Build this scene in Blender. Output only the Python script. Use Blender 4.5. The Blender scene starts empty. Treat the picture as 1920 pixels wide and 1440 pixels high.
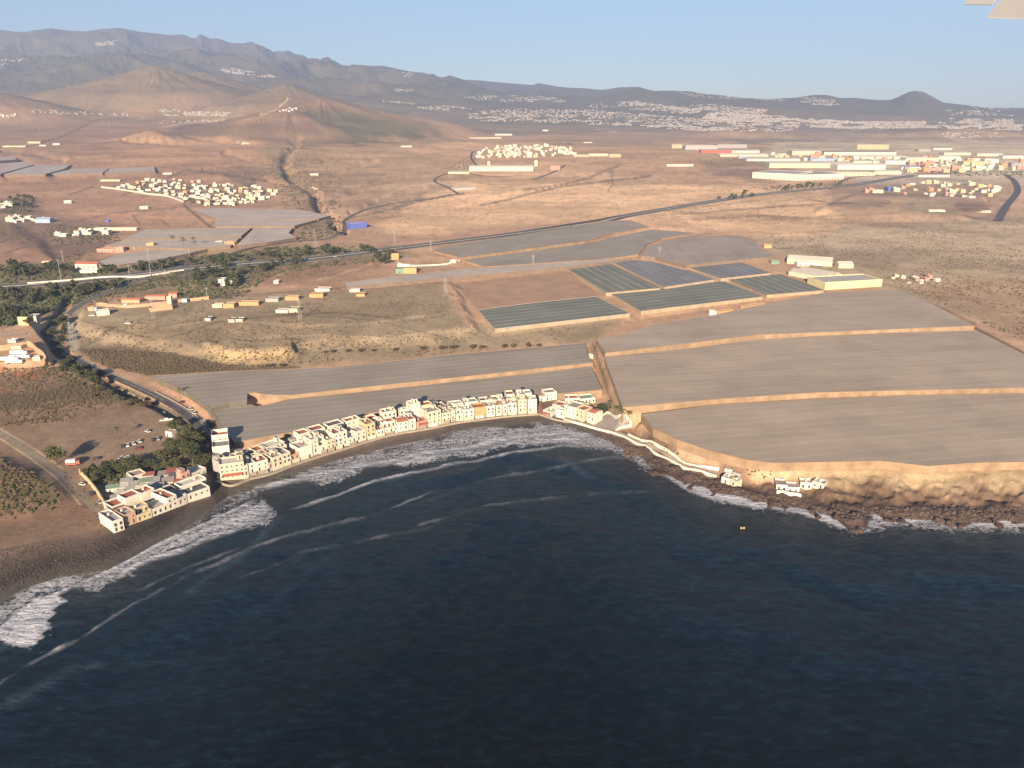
import bpy, math, random
import numpy as np
from mathutils import Vector, Matrix
rad = math.radians
sc = bpy.context.scene
# ------------------------------------------------------------ camera, sky, sun, exposure
CAMZ, F, PITCH = 200.0, 1500.0, rad(18.6)
cd = bpy.data.cameras.new('camera'); cam = bpy.data.objects.new('camera', cd)
sc.collection.objects.link(cam); sc.camera = cam
cam.location = (0, 0, CAMZ); cam.rotation_euler = (rad(90) - PITCH, 0, 0)
cd.sensor_width = 36; cd.lens = 36 * F / 1920; cd.clip_start = 1; cd.clip_end = 60000
SUN_EL, SUN_AZ = rad(17.5), rad(188)          # azimuth clockwise from +Y: behind the camera, a little to the left
w = bpy.data.worlds.new("World"); sc.world = w; w.use_nodes = True
nt = w.node_tree; bg = nt.nodes['Background']
sky = nt.nodes.new('ShaderNodeTexSky'); sky.sky_type = 'NISHITA'; sky.sun_disc = False
sky.sun_elevation = SUN_EL; sky.sun_rotation = SUN_AZ; sky.altitude = 200
sky.air_density = 1.0; sky.dust_density = 0.3; sky.ozone_density = 4.0
nt.links.new(sky.outputs[0], bg.inputs[0]); bg.inputs[1].default_value = 0.05
sl = bpy.data.lights.new('sun', 'SUN'); so = bpy.data.objects.new('sun', sl); sc.collection.objects.link(so)
sl.energy = 5.0; sl.angle = rad(0.53); sl.color = (1.0, 0.79, 0.57)
sv = Vector((math.sin(SUN_AZ) * math.cos(SUN_EL), math.cos(SUN_AZ) * math.cos(SUN_EL), math.sin(SUN_EL)))
so.rotation_euler = sv.to_track_quat('Z', 'Y').to_euler(); so.location = (0, -50, 400)
sc.view_settings.view_transform = 'Standard'; sc.view_settings.look = 'None'
sc.view_settings.gamma = 1; sc.view_settings.exposure = 1.2
sc.cycles.volume_bounces = 1; sc.cycles.max_bounces = 5; sc.cycles.diffuse_bounces = 2
sc.cycles.glossy_bounces = 2; sc.cycles.transparent_max_bounces = 4
sc.cycles.use_denoising = True
# ------------------------------------------------------------ maths
CP, SP = math.cos(PITCH), math.sin(PITCH)
R = random.Random(11); NR = np.random.default_rng(5)
def proj(x, y, z):
    zc = y * CP - (z - CAMZ) * SP
    zc = np.maximum(zc, 1e-3)
    yc = y * SP + (z - CAMZ) * CP
    return 960 + F * x / zc, 720 - F * yc / zc
def unp(px, py, z):
    xn = (px - 960) / F; yn = (py - 720) / F
    t = (CAMZ - z) / (SP + yn * CP)
    return xn * t, t * (CP - yn * SP)
def zat(py, Y):                                # height that lands on image row py at forward distance Y
    yn = (py - 720) / F
    return CAMZ - Y * (SP + yn * CP) / (CP - yn * SP)
def h2(ix, iy, s):
    n = (ix.astype(np.int64) * 374761393 + iy.astype(np.int64) * 668265263 + s * 1442695041) & 0xffffffff
    n = ((n ^ (n >> 13)) * 1274126177) & 0xffffffff
    return ((n ^ (n >> 16)) & 0xffffff) / float(0xffffff)
def vn(x, y, s=0):
    x = np.asarray(x, float); y = np.asarray(y, float)
    ix = np.floor(x); iy = np.floor(y); fx = x - ix; fy = y - iy
    fx = fx * fx * (3 - 2 * fx); fy = fy * fy * (3 - 2 * fy)
    a = h2(ix, iy, s); b = h2(ix + 1, iy, s); c = h2(ix, iy + 1, s); d = h2(ix + 1, iy + 1, s)
    return (a + (b - a) * fx) * (1 - fy) + (c + (d - c) * fx) * fy
def fbm(x, y, o=5, s=0, g=.5):
    v = 0; a = 1; t = 0
    for i in range(o):
        v = v + a * vn(x + 17.3 * i, y - 9.1 * i, s + i); t += a; a *= g
        x, y = 2.03 * (x * .8 - y * .6), 2.03 * (x * .6 + y * .8)
    return v / t
def ridged(x, y, o=5, s=0):
    v = 0; a = 1; t = 0
    for i in range(o):
        v = v + a * (1 - abs(2 * vn(x, y, s + i) - 1)); t += a; a *= .52
        x, y = 2.07 * (x * .8 - y * .6), 2.07 * (x * .6 + y * .8)
    return v / t
def ss(a, b, x): 
    t = np.clip((x - a) / (b - a), 0, 1); return t * t * (3 - 2 * t)
def dline(X, Y, pts, param=False):             # distance to a polyline
    d = np.full(X.shape, 1e9); u = np.zeros(X.shape); L = 0
    for (x0, y0), (x1, y1) in zip(pts[:-1], pts[1:]):
        dx, dy = x1 - x0, y1 - y0; l2 = dx * dx + dy * dy + 1e-9
        t = np.clip(((X - x0) * dx + (Y - y0) * dy) / l2, 0, 1)
        q = np.hypot(X - x0 - t * dx, Y - y0 - t * dy)
        m = q < d; d = np.where(m, q, d)
        if param: u = np.where(m, L + t * math.sqrt(l2), u)
        L += math.sqrt(l2)
    return (d, u) if param else d
def inpoly(X, Y, pts):
    c = np.zeros(X.shape, bool); n = len(pts)
    for i in range(n):
        x0, y0 = pts[i]; x1, y1 = pts[(i + 1) % n]
        if y0 == y1: continue
        k = ((y0 > Y) != (y1 > Y)) & (X < (x1 - x0) * (Y - y0) / (y1 - y0) + x0)
        c ^= k
    return c
def sdpoly(X, Y, pts):                         # >0 inside
    x0 = min(p[0] for p in pts); x1 = max(p[0] for p in pts); y0 = min(p[1] for p in pts); y1 = max(p[1] for p in pts)
    out = np.full(X.shape, -1e3)
    m = (X > x0 - 60) & (X < x1 + 60) & (Y > y0 - 60) & (Y < y1 + 60)
    if m.any():
        xs, ys = X[m], Y[m]
        d = dline(xs, ys, list(pts) + [pts[0]]); out[m] = np.where(inpoly(xs, ys, pts), d, -d)
    return out
# ------------------------------------------------------------ traced outlines (photo pixels, put on the ground below)
SHORE = [(-2600,1900),(-1200,1560),(-500,1330),(-200,1200),(0,1125),(60,1098),(110,1082),(150,1078),(200,1069),(250,1044),(287,1022),(344,992),(380,965),
 (428,930),(520,895),(560,885),(620,866),(680,850),(740,835),(800,823),(850,808),(900,800),(950,794),(1000,790),(1045,792),(1080,801),(1110,813),
 (1140,825),(1175,845),(1200,852),(1215,868),(1240,885),(1262,892),(1290,905),(1340,918),(1400,932),(1460,944),(1520,955),(1560,966),(1590,984),(1612,984),
 (1632,962),(1660,966),(1700,973),(1760,970),(1800,979),(1850,980),(1885,974),(1920,981),(2100,985),(2500,990),(3400,1010),(6000,1030)]
SHW = [unp(a, b, 0.0) for a, b in SHORE]
G = {}   # shade houses: name -> (roof outline in pixels, kind, wall height)
G['G1'] = ([(283,705),(400,698),(640,688),(860,664),(1096,643),(1104,670),(1112,680),(1000,692),(880,705),(700,724),(545,741),(500,740),(478,736),(468,737),(463,738),(463,753),(430,757),(395,766),(350,735)], 'grey', 3.6)
G['G2'] = ([(397,768),(430,759.5),(464,757),(480,763),(510,757),(545,748),(700,733),(880,713),(1000,700),(1108,687),(1129,731),(1010,741),(940,748),(860,757),(790,762),(690,775),(640,792),(560,808),(480,822),(440,830),(415,800)], 'grey', 3.6)
G['R1'] = ([(1118,636),(1160,628),(1240,606),(1345,590),(1400,577),(1480,562),(1545,549),(1690,542),(1760,576),(1826,611),(1640,619),(1420,628),(1290,644),(1135,662)], 'tan', 3.8)
G['R2'] = ([(1133,669),(1290,654),(1410,638),(1600,626),(1832,620),(1920,664),(2150,745),(1920,727),(1700,732),(1530,736),(1350,748),(1210,760),(1168,764)], 'tan', 3.8)
G['R3'] = ([(1203,777),(1350,759),(1540,748),(1700,742),(1920,738),(2200,760),(2300,860),(1920,866),(1820,868),(1740,874),(1650,864),(1560,866),(1450,868),(1400,862),(1330,845),(1270,824),(1225,803)], 'tan', 4.6)
G['C2'] = ([(896,581),(1000,568),(1118,556),(1181,588),(1040,604),(928,617)], 'green', 3.2)
G['C3'] = ([(1063,503),(1143,494),(1238,540),(1136,549)], 'green', 2.8)
G['C4'] = ([(1150,492),(1228,484),(1340,524),(1246,538)], 'blue', 2.8)
G['C5'] = ([(1146,551),(1355,527),(1430,556),(1202,583)], 'green', 3.2)
G['C6'] = ([(1366,524),(1462,514),(1545,544),(1438,553)], 'green', 2.8)
G['C7'] = ([(1285,499),(1382,489),(1445,512),(1352,522)], 'blue', 2.8)
G['C8'] = ([(1202,480),(1216,462),(1250,450),(1300,443),(1378,441),(1404,446),(1452,481),(1385,487),(1285,497),(1228,482)], 'brown', 4)
G['C9'] = ([(812,470),(850,460),(1040,430),(1130,415),(1180,413),(1216,425),(1150,437),(1098,452),(1000,465),(864,483)], 'grey', 2.2)
G['C10'] = ([(868,488),(1000,470),(1102,456),(1222,430),(1308,437),(1240,447),(1212,459),(1198,477),(1120,487),(912,500)], 'grey', 2.2)
G['C11'] = ([(645,530),(760,516),(900,502),(1186,484),(1140,491),(1062,501),(900,515),(650,538)], 'pale', 4)
G['L1'] = ([(362,393),(400,390),(480,392),(560,393),(620,404),(597,410),(402,409)], 'pale', 4)
G['L1b'] = ([(402,411),(594,412),(552,423),(404,424)], 'pale', 4)
G['L2'] = ([(272,430),(472,427),(452,443),(228,449)], 'pale', 4)
G['L3'] = ([(226,452),(450,446),(432,461),(350,466),(196,460)], 'pale', 4)
G['L4'] = ([(442,461),(476,428),(549,427),(541,437),(556,445),(500,455)], 'pale', 4)
G['L5'] = ([(172,496),(213,478),(290,469),(408,463),(350,476),(300,486),(222,497)], 'pale', 4)
G['F1'] = ([(-120,297),(28,294),(32,299),(-120,309)], 'pale', 4)
G['F2'] = ([(-120,311),(45,303),(62,309),(0,326),(-120,328)], 'pale', 4)
G['F3'] = ([(66,309),(132,309),(120,317),(85,326),(4,327)], 'pale', 4)
G['F4'] = ([(140,316),(204,316),(192,324),(90,326)], 'pale', 4)
G['F5'] = ([(208,316),(289,312),(291,321),(196,324)], 'pale', 4)
YW = [(1475,509),(1560,504),(1600,520),(1653,530),(1546,540)]
# ------------------------------------------------------------ the lie of the land: a table on a fan of bearings and distances
KX = [-600, 0, 300, 600, 900, 1200, 1500, 1920, 2600]
CREST = [(-900,60),(-400,40),(-120,50),(0,59),(30,56),(55,59),(85,59),(122,53),(160,58),(185,59),(215,54),(250,52),(285,60),(320,64),(360,67),(383,71),(392,63),(410,71),(425,71),(445,80),(470,81),(484,77),(500,88),(522,99),(550,98),(575,106),(600,115),(625,122),(650,131),(662,128),(680,122),(700,124),(722,124),(745,129),(780,135),(793,135),(820,142),(850,147),(900,150),(950,155),(998,159),(1008,155),(1030,159),(1060,164),(1100,166),(1130,169),(1160,164),(1195,163),(1225,171),(1250,170),(1290,171),(1320,176),(1350,178),(1390,183),(1440,185),(1490,182),(1520,177),(1545,177),(1570,183),(1600,183),(1640,187),(1665,187),(1680,181),(1695,173),(1710,170),(1725,172),(1745,182),(1765,192),(1800,196),(1850,202),(1920,202),(2100,205),(2500,215),(3200,225)]
S_FOV = 960 / F / CP
ns = 1060
smid = np.linspace(-S_FOV * 1.03, S_FOV * 1.03, ns)
step = smid[1] - smid[0]
ext = []; v = smid[-1]; st_ = step
while v < 1.75: st_ *= 1.06; v += st_; ext.append(v)
S = np.concatenate([-np.array(ext[::-1]), smid, np.array(ext)])
# rows
YS = [190.0]
while YS[-1] < 3000: y = YS[-1]; YS.append(y + max(.5, (y * y + CAMZ ** 2) / (CAMZ * F * .56) * 1.25))
while YS[-1] < 15500: YS.append(YS[-1] * 1.0068)
YS = np.array(YS); NS, NY = len(S), len(YS)
def pxcol(s, Y, z): return proj(s * Y, Y, z)[0]
SX = 960 + F * S * 1.0 / CP                     # far-field column of each bearing
def kn(vals, xs=KX): return np.interp(SX, xs, vals)
YC = np.interp(SX, [600, 690, 1150, 1320], [13000, 12000, 11500, 8800])
crest = np.interp(SX, [a for a, b in CREST], [b for a, b in CREST])
kY = [np.full(NS, 0.), np.full(NS, 450.), np.full(NS, 600.), np.full(NS, 750.), np.full(NS, 1000.), np.full(NS, 1500.), np.full(NS, 2200.), np.full(NS, 3000.),
      np.full(NS, 4300.), np.full(NS, 6000.), YC * .78, YC, YC + 1200, YC + 9000]
kZ = [np.full(NS, 4.), np.full(NS, 4.5), np.full(NS, 7.), np.full(NS, 11.), kn([16,16,16,17,18,18,20,20,20]), np.full(NS, 28.), kn([46,46,44,40,38,38,38,38,38]),
      kn([80,80,76,66,58,54,54,54,54]), zat(kn([236,236,240,250,258,262,263,264,265]), 4300.), zat(kn([196,200,206,216,230,238,240,242,243]), 6000.),
      zat(kn([104,106,108,133,172,200,214,219,224]), YC * .78), zat(crest, YC), zat(crest + 14, YC + 1200), np.full(NS, 20.)]
kY = np.array(kY); kZ = np.array(kZ)
H = np.zeros((NS, NY))
for i in range(NS): H[i] = np.interp(YS, kY[:, i], kZ[:, i])
XX = S[:, None] * YS[None, :]; YY = np.repeat(YS[None, :], NS, 0)
# smooth the knots a little along the distance
for _ in range(6): H[:, 1:-1] = np.where((YS[None, 1:-1] < YC[:, None] * .9), (H[:, :-2] + H[:, 1:-1] + H[:, 2:]) / 3, H[:, 1:-1])
def cone(px, py, Y, rx, ry, base, pw=1.25, seed=1, gully=.24):
    global H
    z = zat(py, Y); x = unp(px, py, z - .01)[0] if z < 199 else (px - 960) / F * (Y * CP + (CAMZ - z) * SP)
    dx = (XX - x); dy = (YY - Y)
    q = np.hypot(dx / rx, dy / ry)
    m = q < 2.2
    ang = np.arctan2(dy, dx)
    n = ridged(np.cos(ang) * 3.2 + seed, np.sin(ang) * 3.2 + q * .7, 4, seed)
    p = np.clip((1 - np.sqrt(q * q + .007)) / (1 - .007 ** .5), 0, 1) ** pw * (1 - gully * (1.2 - n) * 4 * q * (1 - np.clip(q, 0, 1)))
    hill = base + (z - base) * p
    hill = np.where(q < 1, hill, -99)
    k = 12.
    H = np.where(m, H + np.maximum(hill - H, 0) * ss(1.0, .62, q), H)
    return z
# texture of the relief grows inland
amp = ss(2600, 6500, YY) * 1.0
nz = ridged(XX / 1500 + 3, YY / 1500, 6, 3) - .62
keep = 1 - .93 * np.exp(-((YY - YC[:, None]) / 900) ** 2)
east = np.interp(SX, [500, 900, 1300, 1920], [1., .75, .42, .32])[:, None]
H += (ridged(XX / 520, YY / 520, 5, 23) - .6) * 150 * ss(6500, 10000, YY) * keep * east
H += nz * 470 * ss(5200, 10500, YY) * keep * east + (fbm(XX / 420, YY / 420, 5, 9) - .5) * (1 + 55 * ss(2800, 6000, YY) * east) * ss(1300, 2600, YY) * keep
H += (fbm(XX / 60, YY / 60, 4, 19) - .5) * (.3 * ss(800, 1600, YY) + 9 * ss(3600, 8000, YY)) * keep
cone(290, 123, 6000, 1150, 1300, 235, 1.05, 2)
cone(372, 134, 6600, 1200, 900, 260, 1.1, 5)
cone(600, 184, 4400, 820, 800, 105, 1.0, 8)
cone(540, 205, 4050, 650, 600, 95, 1.05, 18)
cone(700, 208, 4700, 700, 800, 120, 1.0, 9)
cone(535, 157, 5400, 700, 800, 200, 1.1, 11)
cone(-60, 160, 4900, 900, 700, 180, 1.1, 12)
cone(285, 243, 3500, 340, 300, 66, 1.0, 14)
cone(1195, 166, 8600, 900, 900, 240, .9, 15, .08)
cone(1395, 243, 4700, 700, 300, 62, .9, 16)
cone(1800, 238, 4900, 900, 300, 70, .8, 17)
# the shore
PX, PY = proj(XX, YY, H)
near = YS < 1400; nn = int(near.sum())
sd = np.full((NS, NY), 500.0)
xs, ys = XX[:, :nn], YY[:, :nn]
d = dline(xs, ys, SHW)
# inland or sea: compare forward distance with the shoreline along the same bearing
shs = np.array([p[0] / p[1] for p in SHW]); shy = np.array([p[1] for p in SHW])
ok_ = shy > 0; od = np.argsort(shs[ok_])
sline = np.interp(S, shs[ok_][od], shy[ok_][od])
sgn = np.where(ys > sline[:, None], 1., -1.)
sd[:, :nn] = d * sgn
wob = (fbm(XX / 9, YY / 9, 3, 31) - .5)
rocky = ss(1120, 1220, PX)
sdr = sd + wob * 14 * rocky * ss(1400, 500, YY)
beach = 3.6 * ss(-6, 30, sd) + (H - 3.6) * ss(55, 200, sd)
cliffz = np.where(PX > 1500, 10, 8.)
cliff = (fbm(XX / 8, YY / 12, 5, 47) - .5) * 1.9 * ss(14, 40, sdr) * ss(110, 70, sdr) + (2.2 + (3 * np.clip(fbm(XX / 6, YY / 6, 4, 41) - .3, 0, 1) * 1.8 - 1.) * ss(46, 20, sdr)) * ss(-4, 8, sdr) + (cliffz - 3.4) * ss(14, 44 + 10 * wob, sdr) + (H - cliffz) * ss(80, 200, sd)
L = beach * (1 - rocky) + cliff * rocky
L = np.where(sd < 0, np.maximum(-6, sd * .12) + (1 - ss(-4, 2, sd)) * -.1, L)
L = np.where((sd < 0) & (rocky > .5), np.maximum(-6, sdr * .15) + np.where(sd > -14, np.clip(fbm(XX / 5, YY / 5, 3, 43) - .52, 0, 1) * 9, 0), L)
H = np.where(YY < 1300, L * (1 - ss(1100, 1300, YY)) + H * ss(1100, 1300, YY), H)
PX, PY = proj(XX, YY, H)
def jit(a=4., sc_=22.):
    return PX + (fbm(XX / sc_, YY / sc_, 3, 51) - .5) * 2 * a, PY + (fbm(XX / sc_ + 9, YY / sc_, 3, 52) - .5) * a
jx, jy = jit()
def lift(poly, dz, soft):
    global H
    H = H + dz * ss(-soft, soft, sdpoly(jx, jy, poly))
lift([(-500,560),(20,604),(60,618),(92,655),(96,684),(60,692),(-20,700),(-500,740)], 7, 5)
jx, jy = jit(9., 11.)
lift([(140,615),(200,640),(330,655),(392,670),(470,678),(540,672),(575,652),(800,642),(895,622),(850,530),(640,545),(400,562),(160,585)], 4.5, 9)
lift([(380,652),(560,648),(548,668),(500,674),(440,673),(395,664)], 3, 2.5)
jx, jy = jit()
lift([(-500,800),(0,868),(50,880),(110,900),(120,930),(60,960),(-500,1000)], 3.5, 26)
lift([(-200,420),(20,424),(75,455),(100,490),(40,505),(-200,520)], 5, 14)
lift([(1530,398),(1600,368),(1840,372),(1860,395),(1800,412),(1700,410)], 8, 7)
# the gully that runs out on the black sand
GUL = [(128,560),(105,600),(82,625),(110,660),(150,690),(215,722),(280,752),(335,780),(372,812),(388,850),(398,890),(412,935)]
gd = dline(jx, jy, GUL)
H = H - 4.5 * (1 - ss(3, 13, gd)) * (YY < 1300) * ss(6, 40, sd)
for pts_, dep, wd_ in [([(560,262),(545,282),(530,305),(545,330),(585,355),(600,385),(625,415),(645,428)], 14, 14), ([(700,300),(650,318),(600,335),(570,345)], 8, 9), ([(760,330),(700,345),(640,370),(610,390)], 7, 8), ([(420,285),(470,300),(525,306)], 7, 8), ([(230,262),(330,268),(440,266),(540,272)], 10, 7),
    ([(120,300),(60,285),(0,280)], 8, 6), ([(800,352),(740,368),(700,380),(660,398)], 6, 6), ([(880,270),(800,285),(700,290),(600,300)], 8, 7), ([(380,318),(430,325),(500,338),(560,352)], 5, 4), ([(1060,345),(1000,358),(900,375),(850,392)], 4, 4), ([(1350,255),(1440,262),(1520,258)], 8, 5)]:
    m_ = (PY < 460); q_ = np.full(H.shape, 1e3); q_[m_] = dline(jx[m_] + (fbm(XX[m_] / 90, YY[m_] / 90, 4, 57) - .5) * 26, (jy[m_] - 0) , pts_)
    H = H - dep * (1 - ss(0, wd_, q_))
# level ground below each shade house
GR = {}
for k, (pl, kind, wh) in G.items():
    cx = sum(p[0] for p in pl) / len(pl); cy = sum(p[1] for p in pl) / len(pl)
    m = inpoly(PX, PY, pl)
    base = float(np.mean(H[m])) if m.any() else 30.
    if k in ('G2',): base = 4.6
    if k in ('G1',): base = 7.4
    if k == 'R3': base = 9.2
    if k == 'R2': base = 12.5
    if k == 'R1': base = 15.5
    zr = base + wh; GR[k] = (base, zr)
    pw_ = [unp(a, b, zr) for a, b in pl]
    yb = [p[1] for p in pw_]; m2 = (YY > min(yb) - 60) & (YY < max(yb) + 60)
    out = np.full(H.shape, -1e3); out[m2] = sdpoly(XX[m2], YY[m2], pw_)
    f = ss(-5 if YS[0] else 0, 1.5, out) if max(yb) < 1200 else ss(-25, 4, out)
    H = H * (1 - f) + (base - .15) * f
def roofz(k, px, py):
    z = GR[k][1]
    return z
PX, PY = proj(XX, YY, H)
def hgt(x, y):
    s = np.asarray(x, float) / np.maximum(np.asarray(y, float), 1); y = np.asarray(y, float)
    fi = np.interp(s, S, np.arange(NS)); fj = np.interp(y, YS, np.arange(NY))
    i = np.clip(fi.astype(int), 0, NS - 2); j = np.clip(fj.astype(int), 0, NY - 2); a = fi - i; b = fj - j
    return (H[i, j] * (1 - a) + H[i + 1, j] * a) * (1 - b) + (H[i, j + 1] * (1 - a) + H[i + 1, j + 1] * a) * b
def atm(P, zoff=0.):                            # many photo points -> points on the ground
    P = np.asarray(P, float); xn = (P[:, 0] - 960) / F; yn = (P[:, 1] - 720) / F
    yf = CP - yn * SP; dn = SP + yn * CP
    T = YS[None, :]
    res = np.zeros((len(P), 3))
    X = xn[:, None] / yf[:, None] * T; Z = CAMZ - dn[:, None] / yf[:, None] * T
    g = hgt(X, np.broadcast_to(T, X.shape)) + zoff
    hit = Z <= g
    k = np.where(hit.any(1), hit.argmax(1), NY - 1); k = np.maximum(k, 1)
    r = np.arange(len(P)); a0 = Z[r, k - 1] - g[r, k - 1]; a1 = Z[r, k] - g[r, k]
    t = np.clip(a0 / (a0 - a1 + 1e-9), 0, 1)
    y = YS[k - 1] + t * (YS[k] - YS[k - 1]); x = xn / yf * y
    res[:, 0] = x; res[:, 1] = y; res[:, 2] = hgt(x, y)
    return res
def at(px, py, zoff=0.): return Vector(atm([(px, py)], zoff)[0])
# ------------------------------------------------------------ tags, mesh building, materials
col = sc.collection
def tag(o, label=None, cat=None, group=None, kind=None):
    if label: o['label'] = label
    if cat: o['category'] = cat
    if group: o['group'] = group
    if kind: o['kind'] = kind
    return o
def link(o, parent=None):
    col.objects.link(o)
    if parent is not None: o.parent = parent
    return o
def empty(name, loc, rz=0):
    o = bpy.data.objects.new(name, None); o.location = loc; o.rotation_euler = (0, 0, rz); o.empty_display_size = .5
    return link(o)
def npmesh(name, V, Fq, mats=(), mi=None, smooth=False):
    me = bpy.data.meshes.new(name); V = np.asarray(V, np.float32); Fq = np.asarray(Fq, np.int32)
    me.vertices.add(len(V)); me.vertices.foreach_set('co', V.ravel())
    k = Fq.shape[1]
    me.loops.add(Fq.size); me.loops.foreach_set('vertex_index', Fq.ravel())
    me.polygons.add(len(Fq)); me.polygons.foreach_set('loop_start', np.arange(0, Fq.size, k, dtype=np.int32))
    for m in mats: me.materials.append(m)
    if mi is not None: me.polygons.foreach_set('material_index', np.asarray(mi, np.int32))
    me.polygons.foreach_set('use_smooth', np.full(len(Fq), smooth))
    me.update(calc_edges=True); return me
class MB:
    def __init__(s): s.v = []; s.f = []; s.m = []; s.mats = []
    def mi(s, m):
        if m not in s.mats: s.mats.append(m)
        return s.mats.index(m)
    def face(s, pts, m):
        b = len(s.v); s.v += [tuple(p) for p in pts]; s.f.append(tuple(range(b, b + len(pts)))); s.m.append(s.mi(m))
    def box(s, x0, x1, y0, y1, z0, z1, m, top=None, bottom=False):
        p = [(x0,y0,z0),(x1,y0,z0),(x1,y1,z0),(x0,y1,z0),(x0,y0,z1),(x1,y0,z1),(x1,y1,z1),(x0,y1,z1)]
        b = len(s.v); s.v += p; k = s.mi(m)
        for q in ((0,1,5,4),(1,2,6,5),(2,3,7,6),(3,0,4,7)): s.f.append(tuple(b + i for i in q)); s.m.append(k)
        s.f.append((b+4,b+5,b+6,b+7)); s.m.append(s.mi(top or m))
        if bottom: s.f.append((b+3,b+2,b+1,b)); s.m.append(k)
    def prism(s, pts, z0, z1, m, top=None, cap=True):
        n = len(pts); b = len(s.v); s.v += [(x, y, z0) for x, y in pts] + [(x, y, z1) for x, y in pts]; k = s.mi(m)
        for i in range(n): j = (i + 1) % n; s.f.append((b+i, b+j, b+n+j, b+n+i)); s.m.append(k)
        if cap: s.f.append(tuple(b + n + i for i in range(n))); s.m.append(s.mi(top or m))
    def parapet(s, x0, x1, y0, y1, z0, h, m, par=.9, t=.25):      # four walls that rise above the roof slab, open on top
        b = len(s.v); H1 = h + par; k = s.mi(m)
        o = [(x0,y0),(x1,y0),(x1,y1),(x0,y1)]; i_ = [(x0+t,y0+t),(x1-t,y0+t),(x1-t,y1-t),(x0+t,y1-t)]
        s.v += [(x,y,z0) for x,y in o] + [(x,y,H1) for x,y in o] + [(x,y,H1) for x,y in i_] + [(x,y,h-.1) for x,y in i_]
        for a in range(4):
            c = (a + 1) % 4
            s.f += [(b+a,b+c,b+4+c,b+4+a),(b+4+a,b+4+c,b+8+c,b+8+a),(b+8+a,b+8+c,b+12+c,b+12+a)]; s.m += [k]*3
    def bar(s, p0, p1, r, m, n=5, r2=None):
        p0 = Vector(p0); p1 = Vector(p1); q = (p1 - p0).to_track_quat('Z', 'Y'); r2 = r if r2 is None else r2
        b = len(s.v)
        for P, rr in ((p0, r), (p1, r2)):
            for i in range(n): s.v.append(tuple(P + q @ Vector((rr * math.cos(6.2832*i/n), rr * math.sin(6.2832*i/n), 0))))
        k = s.mi(m)
        for i in range(n): j = (i+1) % n; s.f.append((b+i,b+j,b+n+j,b+n+i)); s.m.append(k)
        s.f.append(tuple(b+n+i for i in range(n))); s.m.append(k)
    def mesh(s, name):
        me = bpy.data.meshes.new(name); me.from_pydata(s.v, [], s.f)
        for m in s.mats: me.materials.append(m)
        if s.f: me.polygons.foreach_set('material_index', s.m)
        me.update(); return me
    def build(s, name, parent=None, loc=None, rz=0):
        o = bpy.data.objects.new(name, s.mesh(name)); link(o, parent)
        if loc is not None: o.location = loc
        o.rotation_euler = (0, 0, rz); return o
def nodes(m):
    m.use_nodes = True; n = m.node_tree; return n, n.nodes['Principled BSDF']
def newmat(name): m = bpy.data.materials.new(name); return m
def _n(nt, t, **k):
    n = nt.nodes.new(t)
    for a, b in k.items():
        if a in n.inputs: n.inputs[a].default_value = b
        else: setattr(n, a, b)
    return n
def M(name, rgb, rough=.85, var=.18, scale=.6, bump=0., rv=0., stain=None):
    m = newmat(name); nt, b = nodes(m); L = nt.links.new
    tc = _n(nt, 'ShaderNodeTexCoord'); nz = _n(nt, 'ShaderNodeTexNoise', Scale=scale, Detail=5.0)
    L(tc.outputs['Object'], nz.inputs['Vector'])
    mr = _n(nt, 'ShaderNodeMapRange'); mr.inputs[1].default_value = .3; mr.inputs[2].default_value = .7
    mr.inputs[3].default_value = 1 - var; mr.inputs[4].default_value = 1 + var * .6
    L(nz.outputs['Fac'], mr.inputs[0])
    mx = _n(nt, 'ShaderNodeMix', data_type='RGBA', blend_type='MULTIPLY'); mx.inputs[0].default_value = 1
    mx.inputs[6].default_value = (*rgb, 1); L(mr.outputs[0], mx.inputs[7]); out = mx.outputs[2]
    if rv:
        oi = _n(nt, 'ShaderNodeObjectInfo'); m2 = _n(nt, 'ShaderNodeMapRange'); m2.inputs[3].default_value = 1 - rv; m2.inputs[4].default_value = 1 + rv * .4
        L(oi.outputs['Random'], m2.inputs[0]); mx2 = _n(nt, 'ShaderNodeMix', data_type='RGBA', blend_type='MULTIPLY'); mx2.inputs[0].default_value = 1
        L(out, mx2.inputs[6]); L(m2.outputs[0], mx2.inputs[7]); out = mx2.outputs[2]
    L(out, b.inputs['Base Color']); b.inputs['Roughness'].default_value = rough
    b.inputs['Specular IOR Level'].default_value = .3
    if bump:
        bp = _n(nt, 'ShaderNodeBump'); bp.inputs['Strength'].default_value = bump; L(nz.outputs['Fac'], bp.inputs['Height']); L(bp.outputs[0], b.inputs['Normal'])
    return m
m_white = M('white_wall', (.62,.58,.49), rv=.12); m_cream = M('cream_wall', (.56,.50,.37), rv=.12); m_yellow = M('yellow_wall', (.50,.42,.25))
m_pink = M('pink_wall', (.47,.28,.22)); m_ochre = M('ochre_wall', (.45,.28,.14)); m_grey = M('grey_wall', (.42,.40,.38), rv=.2); m_peach = M('peach_wall', (.47,.31,.20))
m_blue = M('blue_wall', (.10,.13,.42)); m_sky = M('pale_blue_wall', (.30,.40,.52)); m_green = M('green_wall', (.18,.28,.20)); m_redw = M('red_wall', (.38,.12,.08)); m_orange = M('orange_wall', (.46,.31,.15))
m_tile = M('terracotta_roof', (.42,.15,.09), scale=2); m_redroof = M('red_terrace', (.34,.11,.08), scale=1.5); m_roof = M('grey_roof', (.34,.32,.30), scale=.8, rv=.25); m_droof = M('dark_roof', (.12,.12,.12), scale=.8)
m_paler = M('pale_roof', (.55,.51,.44), scale=.5, rv=.15); m_broof = M('blue_roof', (.16,.24,.40)); m_groof = M('green_roof', (.22,.30,.22))
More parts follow.
